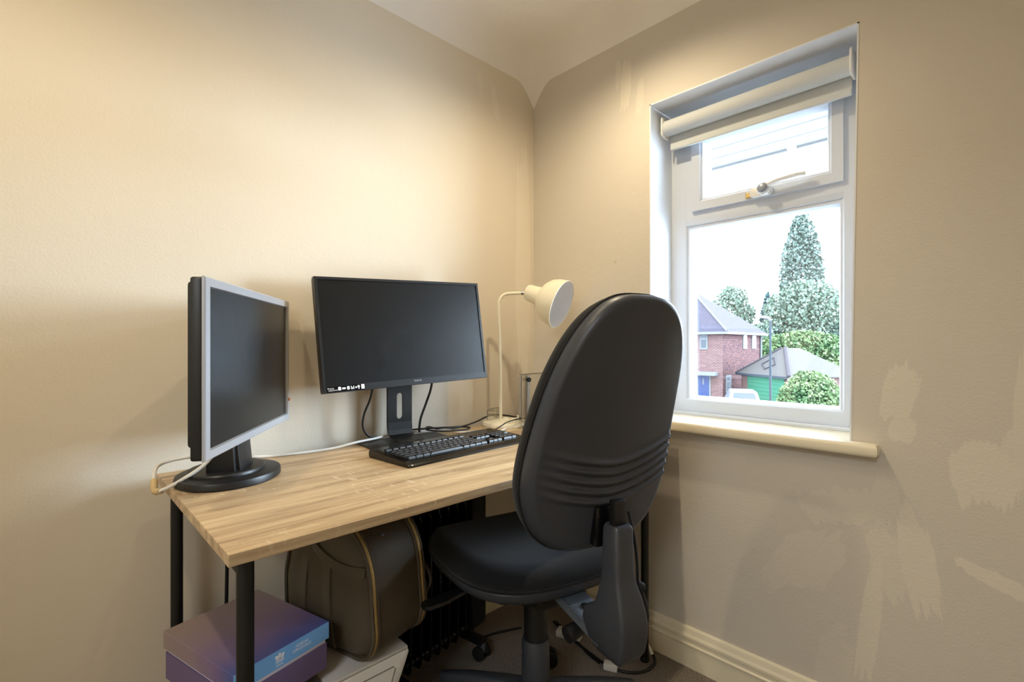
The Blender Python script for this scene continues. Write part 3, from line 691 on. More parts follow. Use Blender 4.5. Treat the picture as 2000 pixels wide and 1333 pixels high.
# ------------------------------------------------------------------ under the desk
crate = tag(MB().box(-1.285, -1.098, -.385, -.150, 0, .327, .004).build('storage_case', M_BLACKP), 'black case on the floor beneath the shoebox', 'case')
def shoe_box():
    ang = math.radians(14.5); v = V(math.cos(ang), math.sin(ang), 0); u = V(-v.y, v.x, 0); lv, lu = .106, .137
    ctr = V(-1.273, -.434, 0)+v*lv+u*lu
    bx = thing('shoebox', 'violet and blue shoebox with a loose lid under the left end of the desk', 'box', (ctr.x, ctr.y, .328), ang)
    hx, hy_ = lv, lu
    b = MB(); b.box(-hx+.003, hx-.003, -hy_+.003, hy_-.003, 0, .057, .0008); b.build('box_body', M_BOXVIO, bx, label='violet box body')
    b = MB(); b.box(-hx+.006, hx-.006, -hy_+.0045, hy_-.006, .05, .074, .0005); b.build('inner_edge', M_WHITECARD, bx, label='white inner edge showing under the lid')
    zl0, zl1 = .066, .103
    b = MB(); b.box(-hx, hx, -hy_, hy_, zl0, zl1, .0008); lid = b.build('lid', M_BOX, bx)
    b = MB(); b.box(-hx+.0005, hx-.0005, -hy_-.0008, -hy_+.0002, zl0+.0005, zl1-.0005); b.build('lid_front_band', M_BOXBLUE, lid, label='pale blue band on the lid')
    zc2 = (zl0+zl1)/2
    tx = -hx*.05
    # three-leaf mark
    b = MB(); yy = -hy_-.0012
    tx = -hx*.12
    for a in (-38, 0, 38):
        ca, sa = math.cos(math.radians(a)), math.sin(math.radians(a)); pts = []
        for k in range(16):
            t = 2*PI*k/16; px_, pz_ = .0036*math.cos(t), .0075*math.sin(t)+.0078
            pts.append((tx+px_*ca+pz_*sa, zc2-.003-px_*sa+pz_*ca))
        b.prism(pts, yy, yy+.0006, lambda p, q, d: V(p, d, q))
    for k in range(3): b.box(tx-.009, tx+.009, yy, yy+.0006, zc2-.0065+k*.0022, zc2-.0054+k*.0022)
    b.build('emblem', M_INK, lid, label='pale three leaf emblem')
    text_part('lettering', 'adidas', .0065, basis((tx, yy+.0003, zc2-.0115), (1, 0, 0), (0, 0, 1)), M_INK, lid)
    text_part('lettering', 'ADIDAS\nORIGINALS', .0085, basis((hx*.36, yy+.0003, zc2+.001), (1, 0, 0), (0, 0, 1)), M_INK, lid)
    text_part('lettering', 'adidas', .03, basis((-hx+.0025-.0003, 0.02-hy_*.25, .022), (0, -1, 0), (0, 0, 1)), M_TAN, bx, label='tan lettering on the side')
    return bx
shoe_box()

# white rounded appliance under the bag
pr = thing('printer', 'white rounded printer on the floor under the olive bag', 'printer', (-.98, -.24, 0))
PX0, PX1, PY0, PY1, PZ = -1.080, -.868, -.395, -.09, .300
b = MB(); prof = [(PX0, 0), (PX1-.10, 0), (PX1-.085, .06), (PX1-.058, .15), (PX1-.028, .22), (PX1-.008, .265), (PX1, PZ-.016), (PX1-.004, PZ-.006), (PX1-.012, PZ-.010), (PX0, PZ-.010)]
b.prism(prof, PY0, PY1, lambda a, c, d: V(a, d, c), .004); b.build('body', M_WHITEP, pr, 40, True)
b = MB(); b.box(PX0, PX1-.004, PY0-.001, PY1, PZ-.008, PZ, .003); b.build('lid', mat('grey_white_lid', rgb(206, 202, 196), .45), pr, 40, True)
b = MB(); b.tube([(PX0+.03, PY0-.0005, .265), (PX1-.045, PY0-.0005, .265), (PX1-.040, PY0-.0005, .258), (PX1-.068, PY0-.0005, .18), (PX0+.03, PY0-.0005, .18)], .0012, 6, smooth=False, closed=True); b.build('door_seam', M_FROST, pr, None, True, label='thin grey door outline')

# olive bag
bag = thing('bag', 'olive brown leather bag with brass zips standing under the desk', 'bag', (-.934, -.236, PZ+.002), math.radians(14))
BW, BL_, BH = .080, .166, .318       # half thickness, half length, height
def bag_prof(k, dz=0., n=28):
    """outline in (y, z): flat bottom, domed top; k scales"""
    out = []
    for p in rrect(-BL_, BL_, 0, BH, .03, 1)[:0]: pass
    N = 36
    for i in range(N):
        t = 2*PI*i/N; c, s_ = math.cos(t), math.sin(t)
        p = 2.6 if s_ > 0 else 5.0
        y = BL_*math.copysign(abs(c)**(2/p), c); z = math.copysign(abs(s_)**(2/p), s_)
        z = BH*.45+(BH*.55 if s_ > 0 else BH*.45)*z
        if s_ > 0: y *= 1-.10*(z/BH)
        out.append((y*k, BH*.42+(z-BH*.42)*k+dz))
    return out
b = MB(); rs = []
for x, k in ((-BW-.034, .12), (-BW-.034, .4), (-BW-.030, .66), (-BW-.018, .86), (-BW-.006, .96), (-BW, 1.), (-BW+.01, 1.012), (0, 1.02), (BW-.01, 1.012), (BW, 1.), (BW+.006, .96), (BW+.016, .85), (BW+.022, .6), (BW+.024, .12)):
    rs.append([V(x, y, max(0.001, z)) for y, z in bag_prof(k)])
b.rings(rs); b.build('bag_body', M_BAG, bag, 60)
for x in (-BW, BW):
    P = [(x, y*1.016, max(.004, z*1.010)) for y, z in bag_prof(1.)]
    P = [p for p in P if p[2] > .006 or p[1] < 0]
    P = sorted(P, key=lambda p: -((lambda q: q if q > -PI/2 else q+2*PI)(math.atan2(p[2]-BH*.42, p[1]))))
    b = MB(); b.tube(P, .0056, 8, 3); b.build('zip', M_ZIP, bag, 60, label='brass zip')
    b = MB()
    for sgn in (-1, 1): b.tube([(p[0]+sgn*.0085, p[1]*.999, p[2]) for p in P], .0045, 6, 3)
    b.build('zip_piping', M_BAGS, bag, 60)
def strap(pts, wd, tk=.003, name='strap', m=M_BAGS, par=None):
    """flat band: pts (point, width direction)"""
    mb = MB(); Q = [V(*p) for p, _ in pts]; rs_ = []
    for i, (p, wdir) in enumerate(pts):
        tg = (Q[min(i+1, len(Q)-1)]-Q[max(i-1, 0)]).normalized(); wv = V(*wdir); wv = (wv-tg*wv.dot(tg)).normalized(); nn = tg.cross(wv)
        c = Q[i]; rs_.append([c+wv*wd+nn*tk, c-wv*wd+nn*tk, c-wv*wd-nn*tk, c+wv*wd-nn*tk])
    mb.rings(rs_); return mb.build(name, m, par or bag, 40)
def arc_strap(fn, wdir, wd, n=16, **k): return strap([(fn(i/n), wdir) for i in range(n+1)], wd, **k)
# carrying handle on the outer face: two uprights and an arch over the top
xs = -BW-.030
def xface(y, z):
    r = math.hypot(y/BL_, (z-BH*.42)/(BH*.55)); r = min(r, 1.)
    return -BW-.037*(1-r**3.2)-.0015
arc_strap(lambda t: (xface(-.045, .02+.215*t), -.045+.01*t, .02+.205*t), (0, 1, 0), .013)
arc_strap(lambda t: (xface(.060, .02+.215*t), .060-.01*t, .02+.205*t), (0, 1, 0), .013)
arc_strap(lambda t: (xface(.095-.235*t, .292-.078*math.sin(PI*t/2))-.003, .095-.235*t, .292-.078*math.sin(PI*t/2)), (0, .25, 1), .012, name='handle')
arc_strap(lambda t: (-BW+.01+.10*t, -.085, .272+.032*math.sin(PI*t)), (0, 1, 0), .009, name='handle')
b = MB(); b.tube([(-BW+.004, -.105, .283), (-BW+.03, -.112, .281), (-BW+.062, -.116, .274)], .0058, 8, flat=.6); zp = b.build('zip_pull', M_BAGS, bag, 60)
b = MB(); b.tube([(-BW+.060, -.1165, .275), (-BW+.068, -.118, .271), (-BW+.074, -.119, .268)], .0055, 8); b.build('pull_ring', M_STEEL, zp, 60, label='silver pull ring')
arc_strap(lambda t: (BW+.024+.018*math.sin(PI*t), -.10-.055*math.sin(PI*t*1.0), .20-.16*t), (.7, .5, 0), .008, name='side_strap')
arc_strap(lambda t: (BW+.028+.012*math.sin(PI*t), -.115-.03*math.sin(PI*t), .045+.09*t), (.7, .5, 0), .004, name='side_strap')

# oil filled radiator
ha = math.radians(8.4)
he = thing('oil_radiator', 'black oil filled radiator with vertical fins under the desk behind the chair', 'heater', (-.47, -.110, 0), ha)
NF = 8; fp = .0392
b0 = None
for i in range(NF):
    x = -.06-i*fp
    b = MB()
    prof = [(-.068, .10), (-.060, .078), (-.02, .074), (.02, .074), (.060, .078), (.068, .10), (.070, .30), (.068, .52), (.055, .552), (.02, .562), (-.02, .562), (-.055, .552), (-.068, .52), (-.070, .30)]
    b.prism(prof, x-.0045, x+.0045, lambda a, c, d: V(d, a, c), .003)
    b.lathe([(.021, -.016), (.024, -.012), (.024, .012), (.021, .016)], Matrix.Translation((x, 0, .525)) @ Matrix.Rotation(PI/2, 4, 'Y'), 16)
    b.lathe([(.021, -.016), (.024, -.012), (.024, .012), (.021, .016)], Matrix.Translation((x, 0, .115)) @ Matrix.Rotation(PI/2, 4, 'Y'), 16)
    b.lathe([(.012, -.017), (.0135, 0), (.012, .017)], Matrix.Translation((x, -.052, .108)) @ Matrix.Rotation(PI/2, 4, 'Y'), 12)
    b.lathe([(.012, -.017), (.0135, 0), (.012, .017)], Matrix.Translation((x, -.05, .54)) @ Matrix.Rotation(PI/2, 4, 'Y'), 12)
    b.build('fin', M_HEATER, he, 40)
b = MB(); b.prism(rrect(-.072, .072, .085, .575, .02, 4), -.035, .038, lambda a, c, d: V(d, a, c), .008); b.build('control_panel', M_BLACKP, he, 40)
b = MB(); b.cyl((.038, -.02, .42), (.056, -.02, .42), .024, n=20, bev=.003); b.cyl((.038, .03, .50), (.050, .03, .50), .012, n=16); b.build('dial', M_BLACKG, he, 40)
for x in (-.015, -.06-(NF-1.5)*fp):
    b = MB(); b.box(x-.02, x+.02, -.105, .068, .050, .064, .004); ft = b.build('foot_bar', M_BLACKM, he, 40)
    b = MB()
    for y in (-.095, .058): b.box(x-.008, x+.008, y-.012, y+.012, .02, .052, .002)
    b.bm.normal_update()
    b.build('wheel_fork', M_STEEL, ft, 40)
    for y in (-.095, .058):
        b = MB(); b.cyl((x-.024, y, .0225), (x-.009, y, .0225), .0225, n=18, bev=.003); b.cyl((x+.009, y, .0225), (x+.024, y, .0225), .0225, n=18, bev=.003); b.build('wheel', M_RUBBER, ft, 40)
b = MB(); b.tube([(.036, .045, .33), (.055, .050, .30), (.062, .045, .22), (.055, .03, .12), (.045, .0, .03), (.06, -.02, .006), (.12, -.05, .006), (.2, -.10, .006)], .004, 8); b.build('power_cord', M_CABB, he, 60)

# ------------------------------------------------------------------ office chair
CH = V(-.565, -.544, 0); CA = math.radians(-14)
ch = thing('office_chair', 'black high back operator chair pulled up to the desk', 'chair', CH, CA)
# five star base
for k in range(5):
    a = math.radians(42+72*k)-CA; d = V(math.cos(a), math.sin(a), 0); n = V(-d.y, d.x, 0)
    b = MB(); rs = []
    for r, wd, z0, z1 in ((.03, .026, .075, .135), (.09, .024, .085, .128), (.20, .020, .082, .112), (.27, .018, .072, .096), (.292, .014, .070, .090)):
        rs.append([d*r+n*wd+V(0, 0, z0), d*r+n*wd*.85+V(0, 0, z1-.006), d*r+n*wd*.5+V(0, 0, z1), d*r-n*wd*.5+V(0, 0, z1), d*r-n*wd*.85+V(0, 0, z1-.006), d*r-n*wd+V(0, 0, z0)])
    b.rings(rs); lg = b.build('base_leg', M_SHELL, ch, 50)
    ca = a+math.radians([-86, 40, 10, -30, 60][k]); cdv = V(math.cos(ca), math.sin(ca), 0); cn = V(-cdv.y, cdv.x, 0)
    c = d*.272+cdv*(.040 if k == 0 else .022)
    b = MB(); b.cyl((d.x*.272, d.y*.272, .045), (d.x*.272, d.y*.272, .08), .008, n=12)
    for s in (-1, 1):
        p = c+cn*(.0065*s)+V(0, 0, .027); q = c+cn*(.0225*s)+V(0, 0, .027); b.cyl(p, q, .027, .0255, n=22, bev=.003)
    b.rings([[c+cn*s_+V(0, 0, .027)+cdv*(math.cos(t)*.0275)+V(0, 0, math.sin(t)*.0285) for t in [PI*j/8 for j in range(9)]] for s_ in (-.0065, .0065)], closed=False)
    b.build('caster', M_BLACKP, lg, 40)
b = MB(); b.lathe([(.046, .068), (.05, .08), (.05, .128), (.04, .140)], None, 32); b.build('base_hub', M_SHELL, ch, 40)
b = MB(); b.lathe([(.0385, .135), (.0375, .25), (.0355, .254), (.0352, .258)], None, 32); b.build('column_sleeve', M_SHELL, ch, 40)
b = MB(); b.lathe([(.0320, .25), (.0315, .412)], None, 32); b.build('gas_column', M_BLACKP, ch, 40)
SEATLIFT = .05
class MBL(MB):
    def build(s, *a, **k):
        s.bm.transform(Matrix.Translation((0, 0, SEATLIFT))); return MB.build(s, *a, **k)
# mechanism under the seat (SH lifts it)
b = MBL(); b.box(-.075, .075, -.13, .13, .352, .388, .008); b.box(-.10, .10, -.10, -.06, .36, .395, .003); b.box(-.10, .10, .10, .14, .365, .395, .003); b.build('seat_mechanism', M_BLACKM, ch, 40)
b = MBL(); b.hexa([V(-.035, -.30, .372), V(.035, -.30, .372), V(.035, -.08, .402), V(-.035, -.08, .402), V(-.035, -.30, .378), V(.035, -.30, .378), V(.035, -.08, .408), V(-.035, -.08, .408)], .002)
b.hexa([V(-.035, -.30, .352), V(-.030, -.30, .352), V(-.030, -.08, .39), V(-.035, -.08, .39), V(-.035, -.30, .378), V(-.030, -.30, .378), V(-.030, -.08, .408), V(-.035, -.08, .408)])
rb = b.build('back_bracket', M_STEEL, ch, 40, label='bare steel bracket to the back post')
b = MBL(); b.lathe([(.010, 0), (.010, .006), (.004, .008)], Matrix.Translation((-.002, -.215, .389)), 6); b.build('bolt', M_BLACKM, rb, 40)
b = MBL(); b.cyl((.01, -.205, .342), (-.050, -.21, .335), .015, .020, n=20, bev=.003); b.build('tilt_knob', M_BLACKP, ch, 40)
b = MBL(); b.lathe([(.020, 0), (.029, .004), (.030, .026), (.024, .032)], Matrix.Translation((-.085, .020, .318)), 18); b.cyl((-.085, .020, .345), (-.085, .020, .375), .012, n=12); b.build('tension_knob', M_BLACKP, ch, 40)
strap_pts = [((-.09, .03, .372), .010), ((-.16, .045, .368), .010), ((-.20, .052, .358), .015), ((-.245, .060, .345), .021), ((-.285, .066, .338), .019), ((-.298, .068, .337), .010)]
b = MBL(); b.rings([[V(p[0], p[1]+wv*c_, p[2]+.0045*s_) for c_, s_ in ((1, -1), (1, 1), (-1, 1), (-1, -1))] for p, wv in strap_pts]); b.build('seat_lever', M_BLACKP, ch, 50)
b = MBL(); b.tube([(.05, -.02, .37), (.12, -.05, .372), (.18, -.08, .375)], .006, 8); b.tube([(.18, -.08, .375), (.23, -.10, .376)], .012, 10); b.build('height_lever', M_BLACKP, ch, 50)
# seat
def seat_ring(k, z, dz=0., dome=0.):
    out = []
    for i in range(64):
        t = 2*PI*i/64; c, s_ = math.cos(t), math.sin(t); p = 2.9
        x = .252*math.copysign(abs(c)**(2/p), c); y = .235*math.copysign(abs(s_)**(2/p), s_)
        x *= 1+.05*(y/.235)
        drop = -.036*max(0, (y*k-.10)/.135)**2   # waterfall front edge
        sadd = .008*(abs(x*k)/.245)**2
        out.append(V(x*k, y*k+.045, z+drop+(sadd if dz else 0)))
    return out
b = MBL(); b.rings([seat_ring(.60, .388), seat_ring(.82, .390), seat_ring(.93, .402), seat_ring(.985, .420), seat_ring(.995, .430), seat_ring(.985, .434)]); b.build('seat_pan', M_SHELL, ch, 40)
b = MBL(); b.rings([seat_ring(.96, .432), seat_ring(1.0, .438), seat_ring(1.008, .450), seat_ring(.985, .466), seat_ring(.93, .477, 1), seat_ring(.80, .482, 1), seat_ring(.6, .481, 1), seat_ring(.35, .478, 1), seat_ring(.12, .477, 1)]); b.build('seat_cushion', M_FABRIC, ch, 60)
b = MBL(); b.tube([tuple(p) for p in seat_ring(1.0, .4365)], .0035, 6, 1, closed=True); b.build('seat_piping', M_FABRIC, ch, 60)
# backrest
BZ0, BHH, BWW = .872, .280, .203
REC = math.radians(12.5); BY = -.300
def back_pt(s, v, d):
    """s across (m), v -1..1 up the back, d distance in front of the shell rim plane"""
    h = v*BHH
    bend = .030*math.cos((v+.35)*1.5) - .012
    side = .10*s*s*3.0
    y = BY + bend + d + side - (h)*math.tan(REC)
    return V(s, y, BZ0+h)
def back_out(i, n, k):
    t = 2*PI*i/n; c, s_ = math.cos(t), math.sin(t); p = 3.1 if s_ > 0 else 3.0
    x = math.copysign(abs(c)**(2/p), c); v = math.copysign(abs(s_)**(2/p), s_)
    v *= k; x *= k
    wv = 1.0 - .17*max(0, v+.45)**1.2
    return x*BWW*wv, v
def waves(s, v):
    tot = 0.
    for j in range(5):
        vc = -.27-.080*j+(.18 if s > 0 else .17)*(abs(s)/.2)**1.6
        w_ = .028
        q = (v-vc)/w_
        tot += math.exp(-q*q*1.2)
    fade = min(1, max(0, (s+.19)/.10))*min(1., max(0, (.93-abs(v))/.1))
    return .0100*tot*fade
NB = 112
b = MB(); rs = []
ks = [(1.0, .0), (1.0, -.010), (.985, -.024), (.955, -.034), (.93, -.0365)]
ks += [(.93-.008*j, -.0368-.011*(1-((.93-.008*j)/.93)**2)) for j in range(1, 115)]
NS = 440
for idx, (k, d) in enumerate(ks):
    ring = []
    for i in range(NS):
        s, v = back_out(i, NS, k); dd = d
        if idx >= 4: dd -= waves(s, v)*min(1, (idx-3)/5)
        # recess round the post socket
        ring.append(back_pt(s, v, dd))
    rs.append(ring)
b.rings(rs, cap=(True, True)); bk = b.build('back_shell', M_SHELL, ch, 50)
b = MB(); rs = []
for k, d in ((.96, .001), (.985, .004), (.998, .012), (1.0, .022), (.985, .036), (.94, .049), (.84, .058), (.66, .063), (.4, .062), (.12, .060)):
    rs.append([back_pt(*(lambda q: (q[0], q[1], d))(back_out(i, NB, k))) for i in range(NB)])
b.rings(rs); b.build('back_cushion', M_FABRIC, ch, 60)
b = MB(); b.tube([tuple(back_pt(*back_out(i, NB, 1.004), .0015)) for i in range(NB)], .0030, 6, 1, closed=True); b.build('back_piping', M_RUBBER, ch, 60)
# socket and post
yb = back_pt(0, -.80, -.045).y
b = MB(); b.box(-.034, .034, yb-.012, yb+.03, .612, .700, .004); b.build('back_socket', M_BLACKG, ch, 40)
b = MB(); rs = []
for z, ya, yc, hw_ in ((.384, -.345, -.305, .020), (.390, -.362, -.285, .030), (.410, -.374, -.262, .036), (.445, -.380, -.245, .038), (.470, -.380, -.250, .038), (.490, -.377, -.285, .037), (.515, -.370, -.292, .034), (.545, -.358, -.296, .029), (.570, -.352, -.298, .0265), (.660, -.350, -.300, .0255), (.668, -.346, -.304, .022)):
    q = rrect(-hw_, hw_, ya, yc, .010 if hw_ > .021 else .008, 3); rs.append([V(x, y, z) for x, y in q])
b.rings(rs); b.build('back_post', M_SHELL, ch, 50)
b = MB(); b.box(-.016, .016, -.335, -.315, .655, .72, .002); b.build('post_bar', M_BLACKM, ch, 40)
# air pump hanging beside the post
b = MB(); b.tube([(.030, -.325, .690), (.036, -.335, .640), (.040, -.340, .59), (.041, -.342, .535)], .0033, 8); pu = b.build('lumbar_pump_tube', M_RUBBER, ch, 60)
b = MB(); b.lathe([(.004, 0), (.010, .004), (.011, .012), (.007, .02), (.010, .03), (.017, .050), (.0185, .070), (.016, .092), (.008, .102), (.003, .104)], Matrix.Translation((.046, -.345, .540)) @ Matrix.Rotation(PI, 4, 'X'), 20); b.build('lumbar_pump_bulb', M_RUBBER, ch, 60)

# ------------------------------------------------------------------ cable on the carpet
fc = thing('extension_cord', 'black cord with white tags on the carpet behind the chair', 'cord', (-.2, -.5, 0))
b = MB(); b.tube([(-.150, -.245, .012), (-.160, -.30, .006), (-.178, -.37, .006), (-.195, -.45, .006), (-.205, -.53, .006), (-.190, -.585, .006), (-.150, -.622, .006), (-.10, -.632, .008), (-.066, -.615, .012), (-.064, -.59, .03), (-.066, -.57, .05)], .0045, 8); b.build('cord', M_CABB, fc, 60, True)
b = MB(); b.tube([(-.135, -.24, .006), (-.15, -.32, .004), (-.172, -.38, .004), (-.2, -.44, .004), (-.212, -.50, .004)], .0030, 8); b.build('cord', M_CABB, fc, 60, True)
b = MB(); mx = Matrix.Translation((-.207, -.540, .010)) @ RZ(math.radians(-65)); b.box(-.022, .022, -.013, .013, -.009, .012, .003, mx=mx); b.build('cord_tag', M_TAG, fc, 40, True, label='white paper tag')
b = MB(); mx = Matrix.Translation((-.168, -.335, .009)) @ RZ(math.radians(-70)); b.box(-.045, .045, -.020, .020, -.008, .014, .004, mx=mx); b.build('plug_block', M_TAG, fc, 40, True, label='white plug block')
b = MB(); b.tube([(-.064, -.606, .016), (-.0625, -.596, .03), (-.064, -.584, .045)], .0062, 8); b.build('cord_tag', M_TAG, fc, 60, True, label='white tape on the cord')

# ------------------------------------------------------------------ ceiling spotlights (above the frame)
sb = thing('spotlight_bar', 'white ceiling bar with three warm spotlights above the desk', 'ceiling light', (-.725, -.60, ZC))
b = MB(); b.box(-1.02, .36, -.02, .02, -.028, -.001, .004); b.build('bar', M_WHITEP, sb, 40)
for x, y, z, e in SPOTS:
    b = MB(); lx = x+.725
    b.lathe([(.006, .08), (.018, .074), (.030, .05), (.034, .012), (.032, .012), (.027, .048), (.016, .066), (.001, .068)], Matrix.Translation((lx, 0, z-ZC)), 24); b.cyl((lx, 0, z-ZC+.078), (lx, 0, -.028), .006, n=10)
    b.build('lamp_head', M_WHITEP, sb, 40)

# ------------------------------------------------------------------ outside
def O(lat, dep, z): return CAMP+R2*lat+F2*dep+V(0, 0, z-CAMP.z)
GZ = -2.8
b = MB(); b.rings([[O(-10, 4, GZ-.3), O(90, 4, GZ-.3), O(140, 130, GZ-.3), O(-10, 130, GZ-.3)], [O(-10, 4, GZ), O(90, 4, GZ), O(140, 130, GZ), O(-10, 130, GZ)]])
struct('ground', b, M_STREET)
b = MB()   # eaves soffit of this house
n = 5; x0s, x1s = WT, .88
for k in range(n):
    a = x0s+(x1s-x0s)*k/n; c = x0s+(x1s-x0s)*(k+1)/n-.004; b.box(a, c, -3.2, 1.2, 1.935, 1.955, .001)
b.box(x1s-.002, x1s+.02, -3.2, 1.2, 1.925, 2.10); b.box(x0s, x1s, -3.2, 1.2, 1.9385, 1.98)
struct('trim_1', b, M_SOFFIT)
def uvbox(mb, f0, e0, e1):
    pass
def uv_quad(mb, p, u, v):
    uvl = mb.bm.loops.layers.uv.verify(); vs_ = [mb.bm.verts.new(q) for q in p]; f = mb.bm.faces.new(vs_)
    for lp_, c in zip(f.loops, ((0, 0), (u, 0), (u, v), (0, v))): lp_[uvl].uv = c
    return f
H0 = V(14.4, 33.2); Uv = V(-.726, .687); Vv = V(.690, .724)
def HP(u, v, z):
    q = V(14.4, 33.2, 0)+V(-.726, .687, 0)*u+V(.690, .724, 0)*v
    return O(q.x, q.y, z)
house = thing('brick_house', 'two storey red brick house with a grey hipped roof seen through the window', 'house', HP(4, 4, GZ))
EZ = 1.95; HL = 8.1
b = MB(); uv_quad(b, [HP(HL, 0, GZ), HP(0, 0, GZ), HP(0, 0, EZ), HP(HL, 0, EZ)], HL, EZ-GZ); uv_quad(b, [HP(0, HL, GZ), HP(HL, HL, GZ), HP(HL, HL, EZ), HP(0, HL, EZ)], HL, EZ-GZ); uv_quad(b, [HP(HL, HL, GZ), HP(HL, 0, GZ), HP(HL, 0, EZ), HP(HL, HL, EZ)], HL, EZ-GZ)
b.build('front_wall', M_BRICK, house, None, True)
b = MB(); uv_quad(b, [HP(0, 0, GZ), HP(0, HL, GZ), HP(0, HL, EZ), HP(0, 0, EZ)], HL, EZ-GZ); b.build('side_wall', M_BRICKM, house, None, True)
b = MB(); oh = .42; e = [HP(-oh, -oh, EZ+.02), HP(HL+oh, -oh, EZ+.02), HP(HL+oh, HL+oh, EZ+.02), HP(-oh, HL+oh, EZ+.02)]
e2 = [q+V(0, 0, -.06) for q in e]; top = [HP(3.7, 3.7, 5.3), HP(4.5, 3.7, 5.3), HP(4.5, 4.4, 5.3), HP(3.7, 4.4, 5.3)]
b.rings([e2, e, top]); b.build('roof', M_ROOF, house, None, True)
def hbox(u0, u1, v0, v1, z0, z1):
    mb = MB(); mb.hexa([HP(u0, v0, z0), HP(u1, v0, z0), HP(u1, v1, z0), HP(u0, v1, z0), HP(u0, v0, z1), HP(u1, v0, z1), HP(u1, v1, z1), HP(u0, v1, z1)]); return mb
g_ = hbox(-oh-.02, HL+oh, -oh-.03, -oh+.03, EZ-.13, EZ+.03); g_.hexa([HP(-oh-.03, -oh, EZ-.13), HP(-oh+.03, -oh, EZ-.13), HP(-oh+.03, HL+oh, EZ-.13), HP(-oh-.03, HL+oh, EZ-.13), HP(-oh-.03, -oh, EZ+.03), HP(-oh+.03, -oh, EZ+.03), HP(-oh+.03, HL+oh, EZ+.03), HP(-oh-.03, HL+oh, EZ+.03)])
g_.build('gutter', M_WHITEO, house, None, True)
g_ = hbox(-.03, oh*0+.03, -oh, .0, EZ-.1, EZ+.01)
mb = MB(); mb.tube([HP(-oh, -oh, EZ+.06), HP(3.7, 3.7, 5.34)], .07, 6, smooth=False); mb.build('ridge_tiles', mat('pale_ridge_tile', ext(178, 174, 184), .9), house, None, True)
g_.bm.free()
def hwin_front(u0, u1, z0, z1):
    f = hbox(u0, u1, -.06, .02, z0, z1).build('window', M_WHITEO, house, None, True)
    du, dz = (u1-u0)*.18, (z1-z0)*.1; zm = z0+(z1-z0)*.66
    for a, c in ((z0+dz, zm-.06), (zm+.06, z1-dz)): hbox(u0+du, u1-du, -.075, -.055, a, c).build('pane', M_DARKGL, f, None, True, house)
def hwin_side(v0, v1, z0, z1):
    f = hbox(-.06, .02, v0, v1, z0, z1).build('window', M_WHITEO, house, None, True)
    dv, dz = (v1-v0)*.2, (z1-z0)*.1; zm = z0+(z1-z0)*.66
    for a, c in ((z0+dz, zm-.06), (zm+.06, z1-dz)): hbox(-.075, -.055, v0+dv, v1-dv, a, c).build('pane', M_DARKGL, f, None, True, house)
hwin_front(1.02, 1.56, .77, 1.90); hwin_front(3.0, 4.2, .77, 1.9); hwin_side(3.9, 4.75, .80, 1.90); hwin_side(5.85, 6.85, .80, 1.9); hwin_side(.55, 1.45, -2.25, -1.02)
hbox(.30, 2.6, -.75, .0, -1.02, -.80).build('porch_canopy', M_WHITEO, house, None, True)
dr = hbox(.80, 1.85, -.06, .02, GZ, -1.02).build('door_frame', M_WHITEO, house, None, True)
hbox(.92, 1.66, -.09, -.05, GZ+.02, -1.10).build('front_door', M_BLUED, dr, None, True, house)
hbox(1.25, 1.35, -.10, -.085, GZ+1.1, -1.25).build('door_glass', M_WHITEO, dr, None, True, house)
b = MB(); b.tube([HP(-.07, HL-.15, GZ), HP(-.07, HL-.15, EZ)], .09, 8, smooth=False); b.build('downpipe', M_WHITEO, house, None, True)
# garage
def GP(a, c, z):   # a along the door face, c away from the viewer to the right
    q = V(16.05, 34, 0)+V(.17, -.985, 0)*a+V(.985, .17, 0)*c
    return O(q.x, q.y, z)
gar = thing('garage', 'low garage with a pale pyramid roof and green door beside the brick house', 'garage', GP(2.3, 2.3, GZ))
GE = -.88
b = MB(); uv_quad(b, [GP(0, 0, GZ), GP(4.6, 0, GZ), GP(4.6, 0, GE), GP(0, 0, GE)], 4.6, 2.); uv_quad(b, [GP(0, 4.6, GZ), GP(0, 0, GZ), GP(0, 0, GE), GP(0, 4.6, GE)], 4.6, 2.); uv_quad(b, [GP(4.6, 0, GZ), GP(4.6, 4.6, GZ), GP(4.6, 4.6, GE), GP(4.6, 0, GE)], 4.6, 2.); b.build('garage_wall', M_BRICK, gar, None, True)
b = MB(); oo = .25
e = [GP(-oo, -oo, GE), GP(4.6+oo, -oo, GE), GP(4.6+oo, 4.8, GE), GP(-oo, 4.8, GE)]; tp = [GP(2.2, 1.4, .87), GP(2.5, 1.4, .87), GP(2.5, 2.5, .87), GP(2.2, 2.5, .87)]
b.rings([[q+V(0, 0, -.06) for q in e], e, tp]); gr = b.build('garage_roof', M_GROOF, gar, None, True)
def on_roof(a, tt):  # on the door-side slope, tt 0..1 up
    lo = GP(a, -oo, GE); hi = GP(2.2+(a-2.3)*.06, 1.4, .87); return lo+(hi-lo)*tt+V(0, 0, .03)
b = MB(); dm = [(2.3, .2), (3.25, .37), (2.3, .62), (1.35, .37)]
b.tube([on_roof(a, t) for a, t in dm], .06, 5, closed=True, smooth=False); b.build('tile_diamond', M_GROOFD, gr, None, True, gar, label='darker diamond of tiles')
b = MB(); b.tube([GP(4.6+oo, -oo, GE+.03), GP(2.5, 1.4, .89)], .13, 6, smooth=False); b.tube([GP(-oo, -oo, GE+.03), GP(2.2, 1.4, .89)], .07, 6, smooth=False); b.build('hip_tiles', M_GROOFD, gr, None, True, gar)
def gbox(a0, a1, c0, c1, z0, z1):
    mb = MB(); mb.hexa([GP(a0, c0, z0), GP(a1, c0, z0), GP(a1, c1, z0), GP(a0, c1, z0), GP(a0, c0, z1), GP(a1, c0, z1), GP(a1, c1, z1), GP(a0, c1, z1)]); return mb
